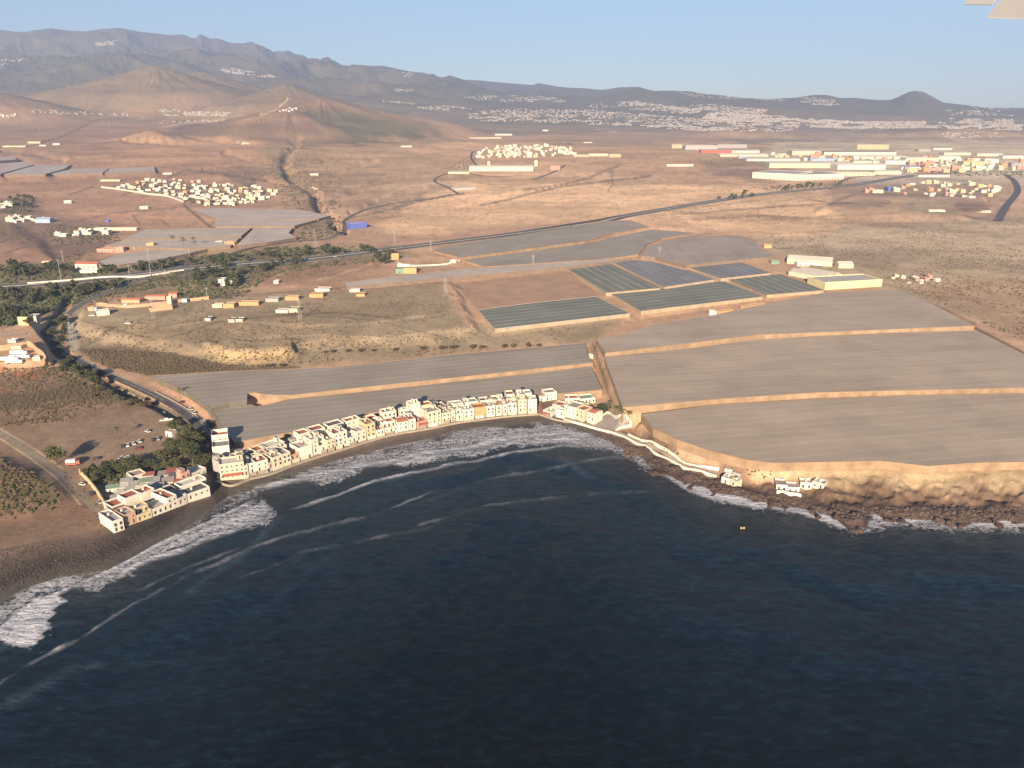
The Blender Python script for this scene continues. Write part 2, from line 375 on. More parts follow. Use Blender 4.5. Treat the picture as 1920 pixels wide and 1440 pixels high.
m_glass = M('window_glass', (.06,.06,.065), rough=.25, var=.3); m_door = M('brown_door', (.10,.06,.04)); m_metal = M('galvanised_metal', (.38,.38,.38), rough=.5)
m_conc = M('concrete', (.42,.39,.35), scale=.5); m_asph = M('asphalt', (.105,.098,.09), scale=.25, var=.45); m_paint = M('road_paint', (.7,.7,.68)); m_dark = M('dark_void', (.02,.02,.02))
m_rubber = M('rubber', (.02,.02,.02)); m_rock = M('dark_rock', (.10,.075,.06), scale=.5, var=.5, bump=.5); m_bark = M('bark', (.13,.09,.06)); m_wood = M('weathered_wood', (.28,.19,.12))
m_stone = M('sea_wall_stone', (.30,.26,.20), scale=.8, var=.25)
def leafmat(name, a, b2):
    m = newmat(name); nt, b = nodes(m); L = nt.links.new
    g = _n(nt, 'ShaderNodeNewGeometry'); oi = _n(nt, 'ShaderNodeObjectInfo')
    ad = _n(nt, 'ShaderNodeMath', operation='ADD'); ml = _n(nt, 'ShaderNodeMath', operation='MULTIPLY'); ml.inputs[1].default_value = .5
    L(g.outputs['Random Per Island'], ad.inputs[0]); L(oi.outputs['Random'], ad.inputs[1]); L(ad.outputs[0], ml.inputs[0])
    r = _n(nt, 'ShaderNodeMix', data_type='RGBA'); r.inputs[6].default_value = (*a, 1); r.inputs[7].default_value = (*b2, 1); L(ml.outputs[0], r.inputs[0])
    L(r.outputs[2], b.inputs['Base Color']); b.inputs['Roughness'].default_value = .8; b.inputs['Specular IOR Level'].default_value = .1
    return m
m_leaf = leafmat('olive_foliage', (.045,.055,.025), (.12,.125,.06)); m_leafd = leafmat('dark_foliage', (.035,.045,.02), (.10,.105,.052)); m_scrub = leafmat('dry_scrub', (.06,.047,.028), (.135,.105,.062)); m_palm = leafmat('palm_foliage', (.06,.07,.03), (.15,.14,.06))
# ------------------------------------------------------------ ground colour painted by land use, with shade included at the creek mouth
def C(r, g, b): return np.array([r, g, b], float)
tan = C(.50,.325,.21); red = C(.41,.25,.165); olive = C(.20,.165,.105); khaki = C(.36,.265,.165); brown = C(.25,.165,.105); dust = C(.44,.32,.20)
n1 = fbm(XX / 500, YY / 500, 5, 61); n2 = fbm(XX / 90, YY / 90, 5, 62); n3 = fbm(XX / 18, YY / 18, 4, 63); n4 = fbm(XX / 3.5, YY / 3.5, 3, 64)
nstr = fbm(XX / 300 + YY / 90, YY / 60 - XX / 500, 4, 65)
K = np.empty(H.shape + (3,)); K[:] = tan
def mixc(c, m):
    global K
    K += (np.asarray(c) - K) * np.clip(m, 0, 1)[..., None]
def zone(poly, c, soft=6, amt=1., noise=None):
    m = ss(-soft, soft, sdpoly(jx2, jy2, poly)) * amt
    if noise is not None: m = m * noise
    mixc(c, m)
jx2 = PX + ((n2 - .5) * 80 + (n1 - .5) * 90) * ss(9000, 600, YY) + (n3 - .5) * 16; jy2 = PY + (n2 - .5) * 26 + (n3 - .5) * 6
mixc(red, (1 - ss(330, 640, jx2)) * ss(560, 470, PY))
mixc(C(.33,.21,.15), ss(.42, .62, n1) * .7 * ss(340, 200, PY))
# far hills
hillm = ss(3600, 5200, YY + (n1 - .5) * 1500)
mixc(C(.195,.16,.115), hillm * .9)
mixc(C(.10,.095,.075), ss(5200, 8500, YY) * .95)
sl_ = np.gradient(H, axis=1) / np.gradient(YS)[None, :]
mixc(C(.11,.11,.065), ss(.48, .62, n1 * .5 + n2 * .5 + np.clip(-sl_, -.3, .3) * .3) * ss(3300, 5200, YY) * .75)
mixc(C(.34,.20,.14), ss(.08, .3, sl_) * ss(.5, .62, n2) * ss(9000, 5000, YY) * ss(3300, 4000, YY) * .2)
zone([(-200,190),(0,222),(420,240),(470,268),(260,272),(60,300),(-200,300)], C(.31,.21,.15), 12, .7)
zone([(330,225),(560,235),(700,262),(540,278),(430,262),(320,262)], C(.17,.13,.09), 12, .8)
zone([(190,268),(300,258),(480,262),(520,292),(430,296),(300,295)], C(.47,.29,.19), 6, .8)
zone([(-200,298),(200,300),(360,318),(200,340),(-200,350)], C(.38,.235,.155), 8, .6)
zone([(480,180),(560,178),(700,215),(800,250),(640,262),(500,272),(455,262)], C(.20,.135,.10), 10, .7)
zone([(560,200),(700,215),(840,245),(760,268),(640,262)], C(.13,.12,.08), 14, .85)
# ravine
zone([(505,285),(560,270),(610,300),(585,340),(610,395),(650,420),(640,440),(560,440),(600,415),(540,395),(530,345)], C(.20,.16,.105), 16, .75, ss(.3,.55,n2))
zone([(505,285),(700,275),(900,300),(860,345),(760,372),(650,382),(590,345)], C(.38,.265,.17), 12, .75)
zone([(680,380),(760,368),(850,352),(900,372),(800,395),(700,402)], C(.20,.16,.10), 8, .7, ss(.4,.55,n3))
# green belt and valley by the junction
zone([(-200,500),(130,498),(330,480),(520,462),(760,462),(800,478),(660,500),(520,515),(440,560),(360,590),(240,560),(130,610),(-200,640)], C(.22,.175,.11), 10, .8)
zone([(500,505),(740,478),(730,500),(640,525),(490,540),(470,525)], C(.36,.225,.145), 6, .9)
zone([(-200,380),(70,372),(110,400),(250,425),(230,460),(190,478),(120,498),(90,470),(-200,420)], C(.21,.15,.11), 8, .8)
# scrub plateau between the junction and the bay
zone([(150,590),(400,560),(650,540),(840,528),(900,620),(1180,600),(1110,640),(860,660),(280,704),(140,650)], C(.34,.265,.17), 8, 1)
zone([(240,625),(420,590),(560,600),(700,640),(560,650),(420,670),(330,655)], C(.40,.29,.17), 10, .8, ss(.35,.6,n3*.6+n2*.4))
zone([(150,655),(250,650),(330,662),(420,682),(560,685),(560,697),(280,704),(180,680)], C(.19,.145,.095), 4, .9)
zone([(385,655),(540,655),(545,672),(470,680),(395,676)], C(.52,.37,.20), 3, .8, ss(.35,.5,n4*.5+n3*.5))
# right: scrub khaki and orange plains
zone([(1400,440),(1560,420),(1920,405),(2400,405),(2400,700),(1920,640),(1690,545),(1560,520),(1450,470)], C(.43,.335,.225), 8, .95)
zone([(1700,540),(1920,520),(2400,520),(2400,700),(1920,640)], C(.38,.26,.165), 8, .8)
zone([(880,330),(1400,350),(1600,360),(1560,430),(1430,440),(1240,415),(1000,415),(760,440),(700,420)], C(.68,.45,.26), 10, .9)
zone([(1120,245),(1920,250),(1920,270),(1400,268),(1100,262)], C(.36,.265,.19), 6, .8)
zone([(1340,258),(1500,252),(1540,262),(1480,270),(1370,268)], C(.19,.165,.115), 6, .7)
zone([(1300,300),(1440,300),(1500,315),(1420,345),(1330,325)], C(.24,.17,.13), 5, .7)
zone([(1470,266),(1920,262),(2200,270),(2200,345),(1600,345),(1420,300)], C(.52,.45,.35), 5, .8)
zone([(1530,350),(1900,340),(1900,420),(1560,400)], C(.34,.24,.17), 8, .8)
for pl, c_ in (([(1600,372),(1650,372),(1620,398),(1560,390)], C(.29,.20,.13)), ([(1655,372),(1690,374),(1680,402),(1640,400)], C(.44,.31,.18)), ([(1690,374),(1790,374),(1800,405),(1700,405)], C(.36,.27,.17)), ([(1790,374),(1870,380),(1860,395),(1810,392)], C(.23,.15,.11))): zone(pl, c_, 2, .9)
# left foreground
zone([(-300,690),(100,690),(130,700),(200,740),(300,760),(380,800),(400,900),(240,1000),(0,1060),(-600,1300),(-600,700)], C(.275,.19,.125), 8, 1)
zone([(-300,690),(60,688),(118,700),(122,715),(60,735),(-300,745)], C(.36,.165,.085), 4, .9, ss(.35,.5,n3))
zone([(-300,730),(60,735),(140,712),(250,735),(300,762),(200,745),(90,765),(-300,790)], C(.12,.10,.06), 6, .8)
zone([(20,770),(120,745),(230,750),(200,770),(120,790),(60,800)], C(.36,.235,.15), 6, .7, ss(.4,.55,n4))
zone([(60,800),(200,770),(230,752),(330,778),(370,830),(240,850),(180,860),(120,850)], C(.30,.22,.15), 6, .7)
zone([(-300,800),(0,850),(60,880),(160,960),(210,1000),(120,1030),(-300,1200)], C(.27,.165,.11), 8, .8)
zone([(-300,860),(0,875),(60,885),(120,925),(90,950),(0,960),(-300,980)], C(.15,.12,.06), 8, .8, ss(.4,.55,n3))
zone([(-300,990),(0,980),(180,975),(215,1010),(120,1050),(0,1075),(-300,1200)], C(.25,.175,.12), 10, .7)
# shore strip
bl = (1 - rocky) * (sd > -30) * (YY < 1200)
mixc(C(.13,.105,.085), bl * (1 - ss(22, 42, sd + (n3 - .5) * 16)) * ss(-60, 20, 0 * sd))
mixc(C(.05,.043,.038), bl * (1 - ss(12, 30, sd + (n3 - .5) * 10)) * ss(420, 300, PX))
mixc(C(.105,.09,.075), bl * (1 - ss(3, 12, sd + (n3 - .5) * 4)))
zone([(398,900),(420,900),(440,925),(400,940),(385,930)], C(.10,.085,.07), 4, 1)
mixc(C(.46,.345,.21), rocky * (YY < 1300) * (1 - ss(90, 130, sd)) * ss(14, 30, sd) * ss(1380, 1500, PX))
mixc(C(.42,.30,.18), rocky * (YY < 1300) * (1 - ss(60, 110, sd)) * ss(18, 34, sd) * ss(1500, 1400, PX))
mixc(C(.20,.135,.09), rocky * (YY < 1300) * (1 - ss(13, 26, sd + (n3 - .5) * 26 - ss(1450, 1550, PX) * 5)))
mixc(C(.085,.06,.05), rocky * (YY < 1300) * (1 - ss(4, 13, sd + (n3 - .5) * 20 - ss(1450, 1550, PX) * 3)))
mixc(C(.09,.06,.045), rocky * (YY < 1300) * (1 - ss(20, 44, sd)) * ss(.55, .63, n3) * ss(1450, 1550, PX) * .6)
# tracks, gullies, field edges as worn or planted lines
def pl(pts, wpx, c, amt=1.):
    xs_ = [p[0] for p in pts]; ys_ = [p[1] for p in pts]
    m = (PX > min(xs_) - 20) & (PX < max(xs_) + 20) & (PY > min(ys_) - 20) & (PY < max(ys_) + 20)
    if not m.any(): return
    q = dline(PX[m] + (n3[m] - .5) * 5, PY[m] + (n3[m] - .5) * 3, pts)
    wpx = max(wpx, 2.1) if min(ys_) < 520 else max(wpx, 1.8); amt = min(1, amt * 1.35)
    K[m] += (np.asarray(c) - K[m]) * ((1 - ss(wpx * .5, wpx * 1.1, q)) * amt)[:, None]
trk = C(.52,.37,.23); dkl = C(.15,.115,.08); crm = C(.56,.42,.27)
for pts, wd, c_, a in [
 ([(0,812),(60,850),(110,885),(160,935),(205,985)], 7, C(.29,.24,.18), .9), ([(0,822),(55,858),(105,895),(150,945)], 1.5, crm, .7), ([(0,803),(65,842),(120,880)], 1.5, crm, .6),
 ([(1110,640),(1118,680),(1135,715),(1152,760),(1185,775)], 9, C(.42,.29,.18), .9), ([(1112,645),(1150,765)], 2, dkl, .5),
 ([(1830,616),(1920,662)], 3, dkl, .7), ([(1755,572),(1830,608)], 2, dkl, .6), ([(1650,530),(1760,560),(1850,600)], 3, C(.36,.28,.18), .7),
 ([(1560,520),(1700,500),(1920,520)], 4, C(.46,.35,.22), .6), ([(1480,490),(1700,480),(1920,470)], 3, C(.46,.35,.22), .5),
 ([(150,600),(300,640),(420,600),(560,590),(700,600),(860,640)], 1.6, dkl, .4), ([(520,590),(640,585),(760,600)], 2, dkl, .5),
 ([(300,615),(420,598),(560,612),(690,606),(820,590)], 2.5, crm, .4), ([(420,640),(560,628),(700,632),(890,618)], 2, crm, .35),
 ([(1145,320),(1150,345),(1140,360)], 1.6, dkl, .4), ([(1175,318),(1195,352)], 1.6, crm, .5), ([(1220,330),(1050,350),(960,372),(900,386)], 1.2, dkl, .5),
 ([(980,356),(1060,345),(1100,335),(1160,310)], 1.6, dkl, .5), ([(1280,402),(1400,392),(1500,384),(1600,380)], 1.6, dkl, .4), ([(1245,395),(1430,375)], 1.2, dkl, .3),
 ([(1300,412),(1420,404),(1560,412)], 1.4, dkl, .4), ([(1180,408),(1300,396),(1500,372),(1600,364)], 2, crm, .4), ([(1390,415),(1700,398)], 1.4, dkl, .3), ([(1440,430),(1650,420),(1920,425)], 2, crm, .3),
 ([(230,365),(290,345),(350,318),(400,325)], 1.4, dkl, .5), ([(130,365),(175,350)], 1.5, dkl, .6), ([(345,385),(400,430),(420,437)], 3, C(.17,.13,.09), .8), ([(110,398),(340,410)], 2, C(.50,.27,.16), .7),
 ([(120,420),(210,400),(330,390)], 1.2, dkl, .4), ([(250,405),(262,420)], 2, dkl, .6), ([(300,412),(320,425)], 1.2, dkl, .5), ([(0,455),(30,445)], 1.5, dkl, .5), ([(10,475),(60,460)], 1.5, dkl, .5),
 ([(380,318),(500,340)], 3, C(.27,.17,.12), .7), ([(650,410),(700,400),(820,370),(870,362)], 1.5, dkl, .5), ([(700,440),(780,425),(900,400)], 1.3, crm, .4), ([(660,395),(760,350),(850,340)], 2, crm, .3),
 ([(595,525),(650,510),(700,495)], 1.5, crm, .5), ([(470,540),(560,500),(600,490)], 1, crm, .3),
 ([(540,185),(520,205),(490,215)], 1.5, crm, .5), ([(300,240),(340,232),(420,225)], 1.5, crm, .4), ([(50,275),(120,255),(180,225),(260,222)], 1.2, dkl, .5), ([(200,266),(260,262)], 2.5, dkl, .4), ([(140,296),(210,292)], 1.5, crm, .4)]:
    pl(pts, wd, c_, a)
for i in range(11):                             # furrowed terraces
    a = i / 10; pl([(395 + 60 * a, 318 + 3 * a + i * 2.6), (450 + 30 * a, 312 + i * 3.2), (520 - 6 * i, 318 + i * 3.4)], .8, dkl, .45)
for i in range(16):
    pl([(1250 + i * 22, 395 + i), (1400 + i * 20, 418 + i * .4)], .7, C(.36,.24,.15), .35)
# texture at three scales
K *= (1 + .14 * ss(900, 1500, YY) * ss(9000, 5000, YY))[..., None] * (1 - ss(1500, 3000, YY)[..., None] * np.array([-.04, 0, .17]))
K *= (.80 + .40 * n2)[..., None]; K *= (1 + (n3 - .5) * .26 * ss(1500, 600, YY))[..., None] * (1 + (n3 - .5) * .12)[..., None]; K *= (.88 + .24 * nstr)[..., None]
pl([(396, 800), (404, 850), (408, 890), (414, 925), (420, 950)], 17, C(.06,.052,.045), .95); pl(GUL[:10], 7, C(.12,.095,.065), .8)  # creek mouth: black sand and the shadow over it painted as one dark line
K *= (.86 + .28 * n4)[..., None]
pale = ss(.52, .60, fbm(XX / 260 + 7, YY / 150, 4, 73)) * ss(1000, 1300, YY) * ss(5200, 3000, YY) * .14
K *= (1 + pale)[..., None]
patch = ss(.50, .56, fbm(XX / 160, YY / 110, 5, 71)) * ss(600, 900, YY) * ss(6000, 3000, YY) * .16
K *= (1 - patch)[..., None]
# dry bushes as dark speckles where the photo shows scrub
spk = ss(.60, .68, fbm(XX / 14, YY / 14, 4, 77)) * ss(5000, 2500, YY) * ss(800, 1200, YY) * .24
K += (np.array([.15,.12,.075]) - K) * spk[..., None]
def setcol(me, cols, name='Col'):
    a = me.color_attributes.new(name, 'FLOAT_COLOR', 'POINT'); c4 = np.ones((len(cols), 4), np.float32); c4[:, :3] = cols
    a.data.foreach_set('color', c4.ravel())
m_ground = newmat('ground_soil'); nt, b = nodes(m_ground); L_ = nt.links.new
at_ = _n(nt, 'ShaderNodeVertexColor', layer_name='Col'); geo = _n(nt, 'ShaderNodeNewGeometry')
nA = _n(nt, 'ShaderNodeTexNoise', Scale=.9, Detail=6.0, Roughness=.7); nB = _n(nt, 'ShaderNodeTexNoise', Scale=.035, Detail=8.0, Roughness=.62)
L_(geo.outputs['Position'], nA.inputs['Vector']); L_(geo.outputs['Position'], nB.inputs['Vector'])
def mr_(nt, src, a, b_, c, d_):
    m = _n(nt, 'ShaderNodeMapRange'); m.inputs[1].default_value = a; m.inputs[2].default_value = b_; m.inputs[3].default_value = c; m.inputs[4].default_value = d_
    nt.links.new(src, m.inputs[0]); return m.outputs[0]
def mul_(nt, a, b_):
    m = _n(nt, 'ShaderNodeMix', data_type='RGBA', blend_type='MULTIPLY'); m.inputs[0].default_value = 1; nt.links.new(a, m.inputs[6]); nt.links.new(b_, m.inputs[7]); return m.outputs[2]
nC = _n(nt, 'ShaderNodeTexNoise', Scale=.2, Detail=7.0, Roughness=.7); L_(geo.outputs['Position'], nC.inputs['Vector'])
o_ = mul_(nt, at_.outputs[0], mr_(nt, nA.outputs[0], .3, .7, .74, 1.22)); o_ = mul_(nt, o_, mr_(nt, nC.outputs[0], .35, .65, .86, 1.13)); o_ = mul_(nt, o_, mr_(nt, nB.outputs[0], .35, .65, .92, 1.1))
L_(o_, b.inputs['Base Color']); b.inputs['Roughness'].default_value = .95; b.inputs['Specular IOR Level'].default_value = .1
bp = _n(nt, 'ShaderNodeBump'); bp.inputs['Strength'].default_value = .6; bp.inputs['Distance'].default_value = .6; L_(nA.outputs[0], bp.inputs['Height']); L_(bp.outputs[0], b.inputs['Normal'])
def grid(name, j0, j1, kind='structure'):
    hh = H[:, j0:j1 + 1]; V = np.stack([XX[:, j0:j1+1], YY[:, j0:j1+1], hh], -1).reshape(-1, 3)
    ny = j1 + 1 - j0; I = np.arange(NS * ny).reshape(NS, ny)
    q = np.stack([I[:-1, :-1], I[1:, :-1], I[1:, 1:], I[:-1, 1:]], -1).reshape(-1, 4)
    me = npmesh(name, V, q, [m_ground], smooth=True); setcol(me, K[:, j0:j1+1].reshape(-1, 3))
    o = bpy.data.objects.new(name, me); link(o); o['kind'] = kind; return o
jA = int(np.searchsorted(YS, 3300)); jB = int(np.searchsorted(YS, 7200))
grid('ground', 0, jA); grid('hills', jA, jB); grid('mountains', jB, NY - 1)
# ------------------------------------------------------------ the sea
wy = [45.0]
while wy[-1] < 560: y = wy[-1]; wy.append(y + max(.35, (y * y + CAMZ ** 2) / (CAMZ * F * .56) * .95))
WY = np.array(wy); WS = S[::1]; nw, nh = len(WS), len(WY)
WX = WS[:, None] * WY[None, :] ; WYY = np.repeat(WY[None, :], nw, 0)
wpx, wpy = proj(WX, WYY, 0.)
wn = fbm(WX / 25, WYY / 25, 4, 81); wn2 = fbm(WX / 6, WYY / 6, 3, 82)
wn3 = fbm(WX / 2.2, WYY / 2.2, 3, 85)
qx = wpx + (wn - .5) * 40 + (wn2 - .5) * 22 + (wn3 - .5) * 12; qy = wpy + (wn - .5) * 16 + (wn2 - .5) * 12 + (wn3 - .5) * 7
foam = np.zeros(WX.shape); lines = np.zeros(WX.shape)
def fz(poly, a, soft=5):
    global foam
    foam = np.maximum(foam, min(a, .8) * ss(-soft * 1.5, soft * 1.5, sdpoly(qx, qy, poly)) * (.80 + .26 * wn2 + .2 * wn))
def fl(pts, wpx_, a, tail=0, vary=.4):
    """a breaker line: sharp on its sea side, trailing off behind; pts are (x, y) pixels, tail in pixels"""
    global foam, lines
    Xs = np.array([p[0] for p in pts]); Ys = np.array([p[1] for p in pts])
    rx = wpx + (wn - .5) * 8; ry = wpy + (wn2 - .5) * 3 + (wn - .5) * 7
    yl = np.interp(rx, Xs, Ys); dy = ry - yl
    ends = ss(Xs[0], Xs[0] + 40, rx) * ss(Xs[-1], Xs[-1] - 40, rx)
    k = np.where(dy < 0, 1 - ss(wpx_ * .4, wpx_, -dy), 1 - ss(wpx_ * .5, wpx_ + tail, dy)) * a * ends * (1 - vary * .7 + vary * 1.4 * np.clip(fbm(rx / 40, ry / 60, 3, 83) - .15, 0, .7))
    lines = np.maximum(lines, k * (.8 * (.75 + .4 * wn3) if a > .7 else .62 * ss(.25, .75, fbm(rx / 55, ry / 30, 3, 88)) + .06)); foam = np.maximum(foam, np.where(k > .02, k * .8, 0) * (a > .7))
fz([(-400,1300),(-200,1190),(0,1125),(60,1098),(150,1078),(172,1080),(125,1102),(60,1130),(0,1165),(-400,1380)], .62)
fz([(-400,1400),(0,1163),(60,1132),(125,1104),(116,1130),(103,1158),(96,1190),(66,1222),(30,1216),(0,1200),(-400,1500)], .86)
fz([(125,1100),(170,1078),(250,1046),(290,1022),(344,992),(400,962),(488,930),(500,942),(520,960),(505,985),(455,1000),(400,1012),(330,1035),(262,1078),(200,1095),(185,1108),(140,1105)], .56)
fz([(290,1040),(345,1005),(420,968),(488,932),(505,955),(450,990),(380,1008),(320,1040)], .72)
fz([(380,965),(428,930),(520,895),(560,885),(520,908),(470,930),(400,960)], .50)
fz([(500,905),(560,885),(680,850),(800,823),(860,806),(950,794),(1010,790),(1050,793),(1110,813),(1150,832),(1165,850),(1100,842),(1000,836),(940,846),(880,855),(800,872),(730,868),(650,905),(600,912),(560,898)], .56)
fz([(830,858),(930,832),(1010,820),(1080,815),(1110,822),(1060,835),(990,838),(930,848),(870,856)], .7)
fz([(720,866),(790,852),(830,850),(800,872),(760,878)], .7)
fl([(110,1108),(160,1088),(220,1062),(300,1020),(380,982),(440,952),(490,930)], 2.5, 1., 7)
fl([(0,1162),(60,1132),(125,1104),(160,1082)], 3, 1., 6)
fl([(0,1212),(20,1186),(60,1172),(100,1160)], 3, 1., 8)
fl([(200,1090),(240,1068),(300,1042),(345,1030),(390,1008),(470,985)], 3, 1., 9)
fl([(0,1124),(60,1097),(150,1077),(200,1068),(250,1043),(287,1021),(344,991)], 1.5, .75, 2)
fl([(470,915),(560,896),(640,880),(720,866),(780,850),(860,838),(940,822),(1000,812),(1060,808),(1105,816),(1130,830)], 3.5, 1., 9)
fl([(600,872),(700,845),(800,824),(860,808),(950,796)], 2, .7, 2)
fl([(540,955),(640,928),(700,905),(760,893),(800,882),(860,868),(940,856),(1000,844),(1060,836),(1110,838)], 2, .8, 3, .7)
fl([(790,888),(830,873),(870,868)], 3, .95, 3)
fl([(600,990),(700,962),(800,925),(880,905),(960,888),(1060,873),(1150,857),(1220,858)], 2, .44, 3, .8)
fl([(-60,1330),(0,1285),(50,1250),(90,1225),(140,1202),(250,1132),(350,1082),(450,1036),(560,1000),(680,965)], 3, .55, 4, .7)
fl([(80,1232),(100,1218),(140,1202)], 2.5, 1., 4)
fl([(240,1115),(330,1075),(400,1046),(470,1020)], 2, .5, 3, .6)
fl([(760,990),(900,950),(1000,935),(1100,925),(1250,920)], 2.5, .42, 4, .9)
fl([(430,1090),(560,1040),(700,1005),(820,985)], 2.5, .40, 4, .9)
fz([(1232,886),(1262,892),(1290,903),(1340,917),(1370,927),(1400,932),(1470,946),(1545,962),(1590,980),(1618,984),(1612,992),(1570,988),(1500,964),(1400,950),(1340,941),(1290,922)], .92, 4)
fz([(1560,966),(1600,990),(1640,972),(1700,978),(1760,978),(1850,984),(1920,986),(2000,988),(2000,1000),(1850,996),(1700,992),(1600,998),(1550,985)], .62, 7)
fz([(1625,955),(1665,964),(1700,970),(1760,968),(1800,975),(1850,976),(1920,978),(1920,990),(1850,990),(1790,988),(1740,982),(1690,984),(1640,978)], .7, 5)
fz([(1690,962),(1725,968),(1718,984),(1690,980)], .9, 4); fz([(1760,962),(1785,966),(1805,982),(1770,984)], .9, 4); fz([(1880,972),(2100,976),(2100,992),(1870,988)], .8, 4)
fz([(1110,812),(1140,822),(1200,850),(1240,885),(1220,890),(1180,862),(1130,840)], .55, 5)
fz([(1418,948),(1450,948),(1460,956),(1430,960)], .6, 3)
fl([(1225,880),(1262,893),(1290,906),(1340,919),(1400,935),(1460,947),(1545,965),(1590,984)], 4, 1., 5, .2); fl([(1640,968),(1700,975),(1760,974),(1800,981),(1850,982),(1885,977),(1930,982),(2100,986)], 4, 1., 5, .3)
m_sea = newmat('sea_water'); nt, b = nodes(m_sea); L_ = nt.links.new
va = _n(nt, 'ShaderNodeVertexColor', layer_name='Col'); fa = _n(nt, 'ShaderNodeVertexColor', layer_name='Foam'); geo = _n(nt, 'ShaderNodeNewGeometry')
mp = _n(nt, 'ShaderNodeMapping'); mp.inputs['Rotation'].default_value = (0, 0, rad(-24)); mp.inputs['Scale'].default_value = (.5, 1, 1); L_(geo.outputs['Position'], mp.inputs[0])
w1 = _n(nt, 'ShaderNodeTexNoise', Scale=.30, Detail=9.0, Roughness=.66); w2 = _n(nt, 'ShaderNodeTexNoise', Scale=.045, Detail=3.0); L_(mp.outputs[0], w1.inputs['Vector']); L_(mp.outputs[0], w2.inputs['Vector'])
l1 = _n(nt, 'ShaderNodeTexVoronoi', Scale=.42, feature='DISTANCE_TO_EDGE'); dn_ = _n(nt, 'ShaderNodeTexNoise', Scale=.5, Detail=6.0, Roughness=.7); L_(geo.outputs['Position'], dn_.inputs['Vector'])
mv = _n(nt, 'ShaderNodeMix', data_type='RGBA', blend_type='LINEAR_LIGHT'); mv.inputs[0].default_value = .9; L_(geo.outputs['Position'], mv.inputs[6]); L_(dn_.outputs['Color'], mv.inputs[7]); L_(mv.outputs[2], l1.inputs['Vector'])
# lace = noise + thin cell walls, thresholded by the amount of foam
la = _n(nt, 'ShaderNodeMath', operation='MULTIPLY_ADD'); L_(l1.outputs[0], la.inputs[0]); la.inputs[1].default_value = -.7; L_(mr_(nt, dn_.outputs[0], .28, .72, .12, .95), la.inputs[2])
sb = _n(nt, 'ShaderNodeMath', operation='ADD'); L_(la.outputs[0], sb.inputs[0]); L_(fa.outputs[0], sb.inputs[1])
fm0 = mr_(nt, sb.outputs[0], .80, 1.28, 0, 1); mn_ = _n(nt, 'ShaderNodeMath', operation='MINIMUM'); L_(fm0, mn_.inputs[0]); L_(mr_(nt, fa.outputs[0], .12, .9, 0, 1), mn_.inputs[1]); sg_ = _n(nt, 'ShaderNodeSeparateColor'); L_(fa.outputs[0], sg_.inputs[0]); L_(sg_.outputs[0], sb.inputs[1]); L_(sg_.outputs[0], mn_.inputs[1].links[0].from_node.inputs[0])
ln_ = _n(nt, 'ShaderNodeMath', operation='MULTIPLY'); L_(sg_.outputs[1], ln_.inputs[0]); L_(mr_(nt, dn_.outputs[0], .3, .6, .35, 1.), ln_.inputs[1])
mxx = _n(nt, 'ShaderNodeMath', operation='MAXIMUM'); L_(mn_.outputs[0], mxx.inputs[0]); L_(ln_.outputs[0], mxx.inputs[1]); fm = mxx.outputs[0]
rp = _n(nt, 'ShaderNodeMix', data_type='RGBA'); L_(mr_(nt, w1.outputs[0], .50, .70, 0, .42), rp.inputs[0]); L_(mul_(nt, va.outputs[0], mr_(nt, w1.outputs[0], .32, .6, .5, 1.35)), rp.inputs[6]); rp.inputs[7].default_value = (.012,.030,.045,1)
cm = _n(nt, 'ShaderNodeMix', data_type='RGBA'); L_(fm, cm.inputs[0]); L_(rp.outputs[2], cm.inputs[6]); cm.inputs[7].default_value = (.60,.60,.63,1); L_(cm.outputs[2], b.inputs['Base Color'])
rg = mr_(nt, fm, 0, 1, .22, .9); L_(rg, b.inputs['Roughness']); b.inputs['IOR'].default_value = 1.33; b.inputs['Specular IOR Level'].default_value = .12
b1 = _n(nt, 'ShaderNodeBump'); b1.inputs['Strength'].default_value = 1.; b1.inputs['Distance'].default_value = 2.2; L_(w1.outputs[0], b1.inputs['Height'])
b2_ = _n(nt, 'ShaderNodeBump'); b2_.inputs['Strength'].default_value = .8; b2_.inputs['Distance'].default_value = 4; L_(w2.outputs[0], b2_.inputs['Height']); L_(b1.outputs[0], b2_.inputs['Normal']); L_(b2_.outputs[0], b.inputs['Normal'])
ws = np.interp(WS, shs[ok_][od], shy[ok_][od])[:, None] - WYY
Kw = np.empty(WX.shape + (3,)); Kw[:] = (.0006,.0045,.0085)
Kw += (np.array([.006,.020,.034]) - Kw) * ss(260, 30, ws)[..., None]
Kw += (np.array([.05,.055,.055]) - Kw) * (ss(45, 2, ws) * .7)[..., None]
Kw += (np.array([.16,.145,.125]) - Kw) * (ss(10, 0, ws) * (1 - ss(1050, 1150, wpx)) * .8)[..., None]
Kw *= (.70 + .2 * wn + .4 * wn2)[..., None] * (1 - .45 * ss(330, 150, WYY))[..., None]
# long low swells that bend with the shore
sdw = dline(WX, WYY, SHW); ph = sdw / 17 + (fbm(WX / 120, WYY / 120, 3, 91) - .5) * 9
zz = (np.sin(ph) + .5 * np.sin(ph * 2.3 + 5 * wn)) * .5 * ss(0, 40, sdw) + (wn2 - .5) * .7 * ss(4, 30, sdw) + (wn - .5) * .5 * ss(0, 30, sdw) + foam * .35 * ss(4, 20, sdw)
crest_ = .55 * np.clip(np.sin(sdw / 5.2 + (fbm(WX / 90, WYY / 90, 3, 96) - .5) * 9), 0, 1) ** 9 * ss(.35, .6, fbm(WX / 40, WYY / 40, 3, 95)) * ss(8, 40, sdw) * ss(240, 90, sdw) * ss(1180, 1100, wpx) * ss(110, 70, sdw)
Kw += crest_[..., None] * np.array([.030, .045, .052])
V = np.stack([WX, WYY, zz], -1).reshape(-1, 3); I = np.arange(nw * nh).reshape(nw, nh)
